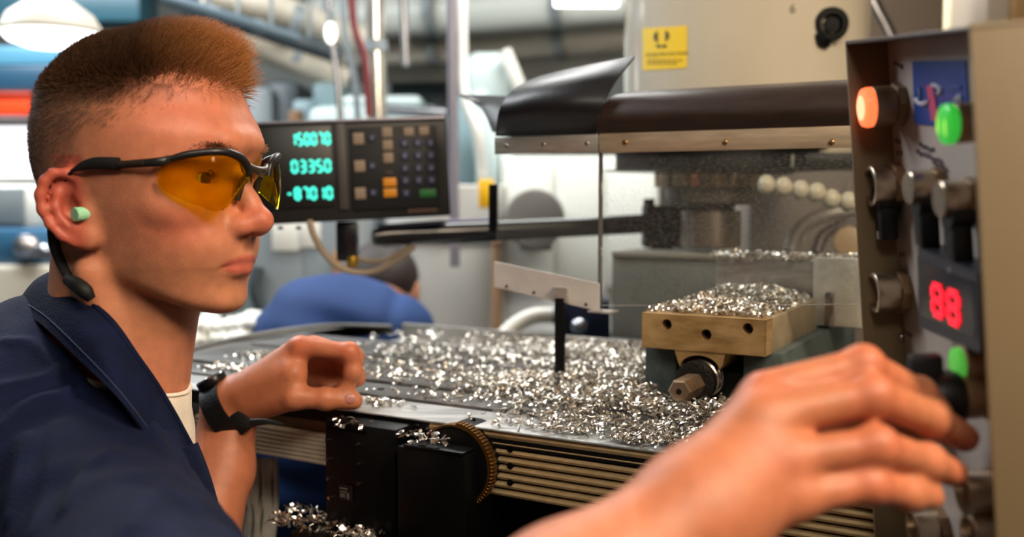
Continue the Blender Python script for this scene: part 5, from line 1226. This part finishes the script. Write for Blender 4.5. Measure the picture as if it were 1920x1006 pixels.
# --- machine with hoses left of the guard
t = thing('teal_drill_press', 'pale teal drill press head and curved cover right of the readout', 'drill press', P(905, 900, 3.0))
bx(876, 95, 958, 190, 3.1, .3, .03).build('motor_cover', K['pale'], t)
MB().tube([P(884, 180, 3.0), P(905, 215, 3.0), P(922, 262, 3.0), P(925, 330, 3.02), P(918, 400, 3.05)], [.045, .055, .06, .055, .05], 16, smooth=5).build('curved_cover', K['pale'], t)
bx(846, 180, 890, 400, 3.15, .2, .02).build('press_column', K['teal'], t); bx(840, 395, 925, 412, 2.95, .3, .01).build('press_table', K['teal'], t)
tubeP([(838, 320, 2.9), (860, 350, 2.88), (885, 372, 2.9), (905, 392, 2.9)], .016).build('feed_handle', K['dgrey'], t)
tubeP([(946, 95, 3.05), (965, 140, 3.05), (985, 190, 3.08)], .022).build('hose_run', K['white'], t)
bx(897, 336, 926, 390, 2.5, .02).build('yellow_tag', K['yellow'], t)
t = thing('pale_lathe_cover', 'pale green machine cover showing just above the readout', 'machine cover', P(690, 300, 3.2))
for q, nm in (((575, 196, 835, 300, 3.2, .3, .04), 'lower_cover'), ((640, 178, 790, 200, 3.25, .25, .02), 'upper_cover'), ((585, 150, 640, 200, 3.3, .2, .02), 'side_box')): bx(*q).build(nm, K['pale'] if nm != 'side_box' else K['teal'], t)
MB().cyl(P(720, 205, 3.15), P(835, 212, 3.15), .018, 16).build('feed_rod', K['steel'], t)
t = thing('dark_panel_cabinet', 'dark blue-grey cabinet behind the hanging rod', 'cabinet', P(790, 300, 4.4)); bx(738, 104, 838, 860, 4.4, .3).build('cabinet_body', mat('cab_bluegrey', '46565e', .45), t)
bx(742, 110, 786, 850, 4.385, .015).build('cabinet_door', mat('cab_bluegrey_door', '4a5c64', .45), t); bx(790, 110, 834, 850, 4.385, .015).build('cabinet_door', mat('cab_bluegrey_door', '4a5c64', .45), t)
t = thing('grey_machine_row', 'dim blue-grey machine bodies behind the forehead and readout', 'machine', P(530, 300, 3.6))
for q, nm, m in (((462, 160, 512, 1010, 3.6, .3, .03), 'motor_housing', 'grey'), ((512, 150, 560, 1010, 3.65, .3, .03), 'gear_housing', 'dgrey'), ((560, 185, 600, 1010, 3.6, .3, .02), 'side_cover', 'teal'), ((540, 205, 566, 240, 3.5, .05, .01), 'pink_tag', 'wood')): bx(*q).build(nm, K[m], t)
# --- overhead: ducts, pipes, hoses
def pipe(name, label, cat, pts, r, m, group=None, bands=0, smooth=5):
    t = thing(name, label, cat, P(*pts[0]), group)
    if 'overhead' in name or 'sloping' in name:
        for f in (.35, .8):
            a = P(*pts[0]).lerp(P(*pts[-1]), f); MB().cyl(a, (a.x, a.y, 2.40), .006, 8).build('hanger_rod', K['grey'], t)
    MB().tube([P(*q) for q in pts], r, 20, smooth=smooth).build('pipe_run', m, t)
    for k in range(bands):
        f = (k+1)/(bands+1); a = P(*pts[0]).lerp(P(*pts[-1]), f); dd = (P(*pts[-1])-P(*pts[0])).normalized(); MB().lathe([(0, r*1.18), (.03, r*1.18)], a, dd, 20).build('pipe_band', K['grey'], t)
    return t
pipe('overhead_duct', 'large pale duct crossing the top right behind the guard, topmost', 'duct', [(600, 34, 3.9), (900, 22, 3.7), (1300, -14, 3.4)], .085, mat('duct_pale', 'b9bdb6', .4), 'overhead ducts', 2, 1)
pipe('overhead_duct', 'wide pale duct below the topmost duct, its lit band right of centre', 'duct', [(600, 98, 4.1), (900, 85, 3.9), (1300, 52, 3.6)], .072, mat('duct_mid', 'aba69a', .45), 'overhead ducts', 2, 1)
pipe('overhead_duct', 'lowest pale duct, ending behind the left rubber flap', 'duct', [(640, 135, 4.3), (900, 128, 4.1), (1300, 100, 3.8)], .052, K['white'], 'overhead ducts', 1, 1)
pipe('sloping_duct', 'beige duct sloping down to the right above the forehead', 'duct', [(380, -10, 3.1), (520, 18, 3.2), (700, 84, 3.3)], .049, K['beige'], 'sloping ducts', 1, 1)
pipe('sloping_duct', 'shorter beige duct sloping down right behind the hair tuft', 'duct', [(440, 68, 3.25), (560, 118, 3.3), (650, 148, 3.35)], .043, K['beige'], 'sloping ducts', 1, 1)
pipe('sloping_pipe', 'dark pipe sloping right between the two beige ducts', 'pipe', [(340, 20, 2.95), (470, 50, 3.0), (640, 105, 3.05)], .026, K['dgrey'], 'sloping pipes', 0, 1)
pipe('sloping_pipe', 'blue-grey pipe just above the hair tuft', 'pipe', [(300, -5, 2.75), (450, 40, 2.8), (560, 74, 2.85)], .018, mat('pipe_slate', '4c5c66', .4), 'sloping pipes', 2, 1)
pipe('hanging_rod', 'pale metal rod hanging from above the readout', 'rod', [(752, -60, 2.8), (757, 20, 2.8), (761, 122, 2.8)], .012, K['steel'])
pipe('steel_pole', 'square-looking grey steel pole rising right behind the readout', 'pole', [(846, -80, 2.3), (848, 100, 2.3), (853, 500, 2.3)], .012, mat('pole_grey', '8a8690', .35, metal=.4), None, 0, 1)
pipe('polished_column', 'bright polished vertical steel column above the middle of the readout', 'column', [(703, -80, 2.7), (704, 60, 2.7), (708, 230, 2.7)], .026, mat('polished_pipe', 'd0ccc4', .18, metal=.9), None, 1, 1)
pipe('white_hose', 'white hose running down and curving behind the black flap', 'hose', [(866, -60, 2.7), (868, 80, 2.7), (872, 180, 2.68), (896, 250, 2.66), (905, 330, 2.68)], .013, K['white'])
pipe('maroon_hose', 'dark red hose hanging to the top of the readout', 'hose', [(655, -40, 2.4), (664, 50, 2.4), (684, 110, 2.4), (692, 218, 2.4)], .0085, K['maroon'])
for i, (x, dx_) in enumerate(((622, 10), (648, 16), (668, 24))):
    pipe('grey_tube', ('leftmost', 'middle', 'rightmost')[i]+' of three thin grey tubes hanging left of the polished column', 'tube', [(x-8, -60, 2.9), (x-2, 60, 2.9), (x+dx_, 140, 2.9), (x+dx_+8, 232, 2.9)], .010, K['steel'] if i != 1 else K['grey'], 'thin hanging tubes')
# --- visible lamps and one window highlight
t = thing('round_shop_lamp', 'wide round lit shop lamp with grey shade above the hair', 'lamp', P(95, 50, 2.5))
c = P(96, 62, 2.5); MB().lathe([(0, .118), (.006, .122), (.045, .10), (.085, .045), (.10, .02)], (c.x, c.y, c.z), (0, 0, 1), 40, caps=False).build('lamp_shade', K['beige'], t)
MB().lathe([(-.002, .116), (-.020, .100), (-.034, .06), (-.038, .0005)], (c.x, c.y, c.z), (0, 0, 1), 40, caps=False).build('lamp_diffuser', mat('lamp_glow_highlight', (1.0, .97, .98), .4, emit=4.), t)
MB().tube([(c.x, c.y, c.z+.1), (c.x, c.y, 2.40)], .009, 8).build('lamp_stem', K['grey'], t)
for i, (q, lb) in enumerate((((1040, -10, 1160, 10, 3.0), 'lit fluorescent fixture cut by the top edge, left of the milling head'), ((1574, -12, 1622, 40, 2.5), 'glowing bar added for a window highlight just right of the milling head at the top edge'))):  # second entry: a window highlight imitated by a glowing bar
    t = thing('fixture_and_highlight', lb, 'ceiling light', P((q[0]+q[2])/2, q[1], q[4])); bx(q[0], q[1], q[2], q[3], q[4], .03, .004).build('glow_bar', mat('glow_bar_white', (1.0, .95, 1.0), .4, emit=5.), t)
    bx(q[0]-5, q[1]-14, q[2]+5, q[1], q[4], .05).build('glow_bar_housing', K['white'], t)
MB_ = bx(618, 40, 632, 82, 2.95, .02); t = thing('small_bulb', 'small glowing oval bulb between the hanging tubes', 'lamp', P(620, 60, 2.85)); MB_.bm.free()
MB().ball(P(620, 62, 2.85), .016, 3, (1, 1, 1.9)).build('bulb_glass', mat('bulb_glow', (1.0, .98, .9), .3, emit=2.2), t); MB().cyl(P(620, 40, 2.85), P(620, 20, 2.85), .012, 12).build('bulb_socket', K['grey'], t)
# --- left edge of the picture
t = thing('bright_window_panel', 'bright lit opening behind the back of the head', 'window', P(20, 290, 3.6)); bx(-120, 236, 66, 332, 3.6, .03).build('window_pane', mat('daylight_pane', (.93, .90, 1.0), .4, emit=1.6), t)
bx(-130, 228, 72, 237, 3.58, .05).build('window_frame', K['white'], t); bx(-130, 331, 72, 340, 3.58, .05).build('window_frame', K['white'], t)
t = thing('orange_red_box', 'orange-red box at the edge of the picture behind the head', 'box', P(10, 195, 3.2)); bx(-60, 176, 56, 216, 3.2, .15, .01).build('box_body', K['red'], t); bx(-60, 172, 56, 179, 3.19, .17, .004).build('box_lid', mat('red_lid', 'a83018', .4), t)
t = thing('blue_crane_beam', 'blue overhead beam behind the back of the head', 'beam', P(20, 140, 3.4)); bx(-160, 84, 160, 122, 3.4, .2, .01).build('beam_web', mat('beam_blue', '4a8098', .4), t); bx(-160, 122, 160, 168, 3.38, .22, .01).build('beam_flange', mat('beam_dark', '1e4258', .4), t)
bx(-160, -30, 260, 40, 3.6, .2, .01).build('upper_beam', mat('beam_teal', '2a5462', .4), t)
t = thing('white_lathe', 'pale grey machine with blue base at the left edge behind the ear', 'machine', P(20, 600, 2.8))
bx(-100, 345, 70, 430, 2.9, .3, .03).build('machine_head', K['white'], t); bx(-60, 352, 40, 420, 2.88, .03, .005).build('machine_window', K['grey'], t)
bx(-100, 428, 110, 500, 2.8, .3, .02).build('blue_base', K['blue'], t); MB().cyl(P(50, 462, 2.7), P(50, 462, 2.82), .034, 24, bev=.006).build('chuck', K['steel'], t); MB().ball(P(84, 470, 2.68), .022, 2).build('crank_ball', K['steel'], t)
bx(-100, 498, 90, 1000, 2.75, .3, .02).build('lower_casting', K['beige'], t)
# --- cream wall cabinets at the top right
t = thing('cream_wall_cabinet', 'cream cabinets at the top right behind the control panel', 'cabinet', P(1740, 60, 2.4))
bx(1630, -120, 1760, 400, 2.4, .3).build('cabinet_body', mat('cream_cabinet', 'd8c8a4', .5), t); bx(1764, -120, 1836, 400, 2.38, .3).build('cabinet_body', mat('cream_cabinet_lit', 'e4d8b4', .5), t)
bx(1840, -120, 2000, 300, 2.2, .3).build('cabinet_side', mat('grey_tan', '8e8478', .5), t); bx(1898, -120, 1960, 60, 2.18, .03).build('cabinet_trim', mat('tan_trim', '94764c', .5), t)
tubeP([(1640, -40, 2.3), (1652, 20, 2.3), (1672, 70, 2.3), (1676, 120, 2.3)], .012).build('cabinet_conduit', K['steel'], t)
t = thing('head_side_column', 'cream curved casting edge right of the milling head', 'casting', P(1610, 100, 2.0)); MB().tube([P(1600, -60, 2.05), P(1640, 20, 2.05), P(1668, 80, 2.05), P(1690, 200, 2.05)], .02, 12, smooth=5).build('casting_edge', K['steel'], t)
MB().tube([P(1585, -60, 2.1), P(1622, 20, 2.1), P(1650, 80, 2.1), P(1668, 200, 2.1)], .03, 12, smooth=5).build('casting_body', M_cream, t)
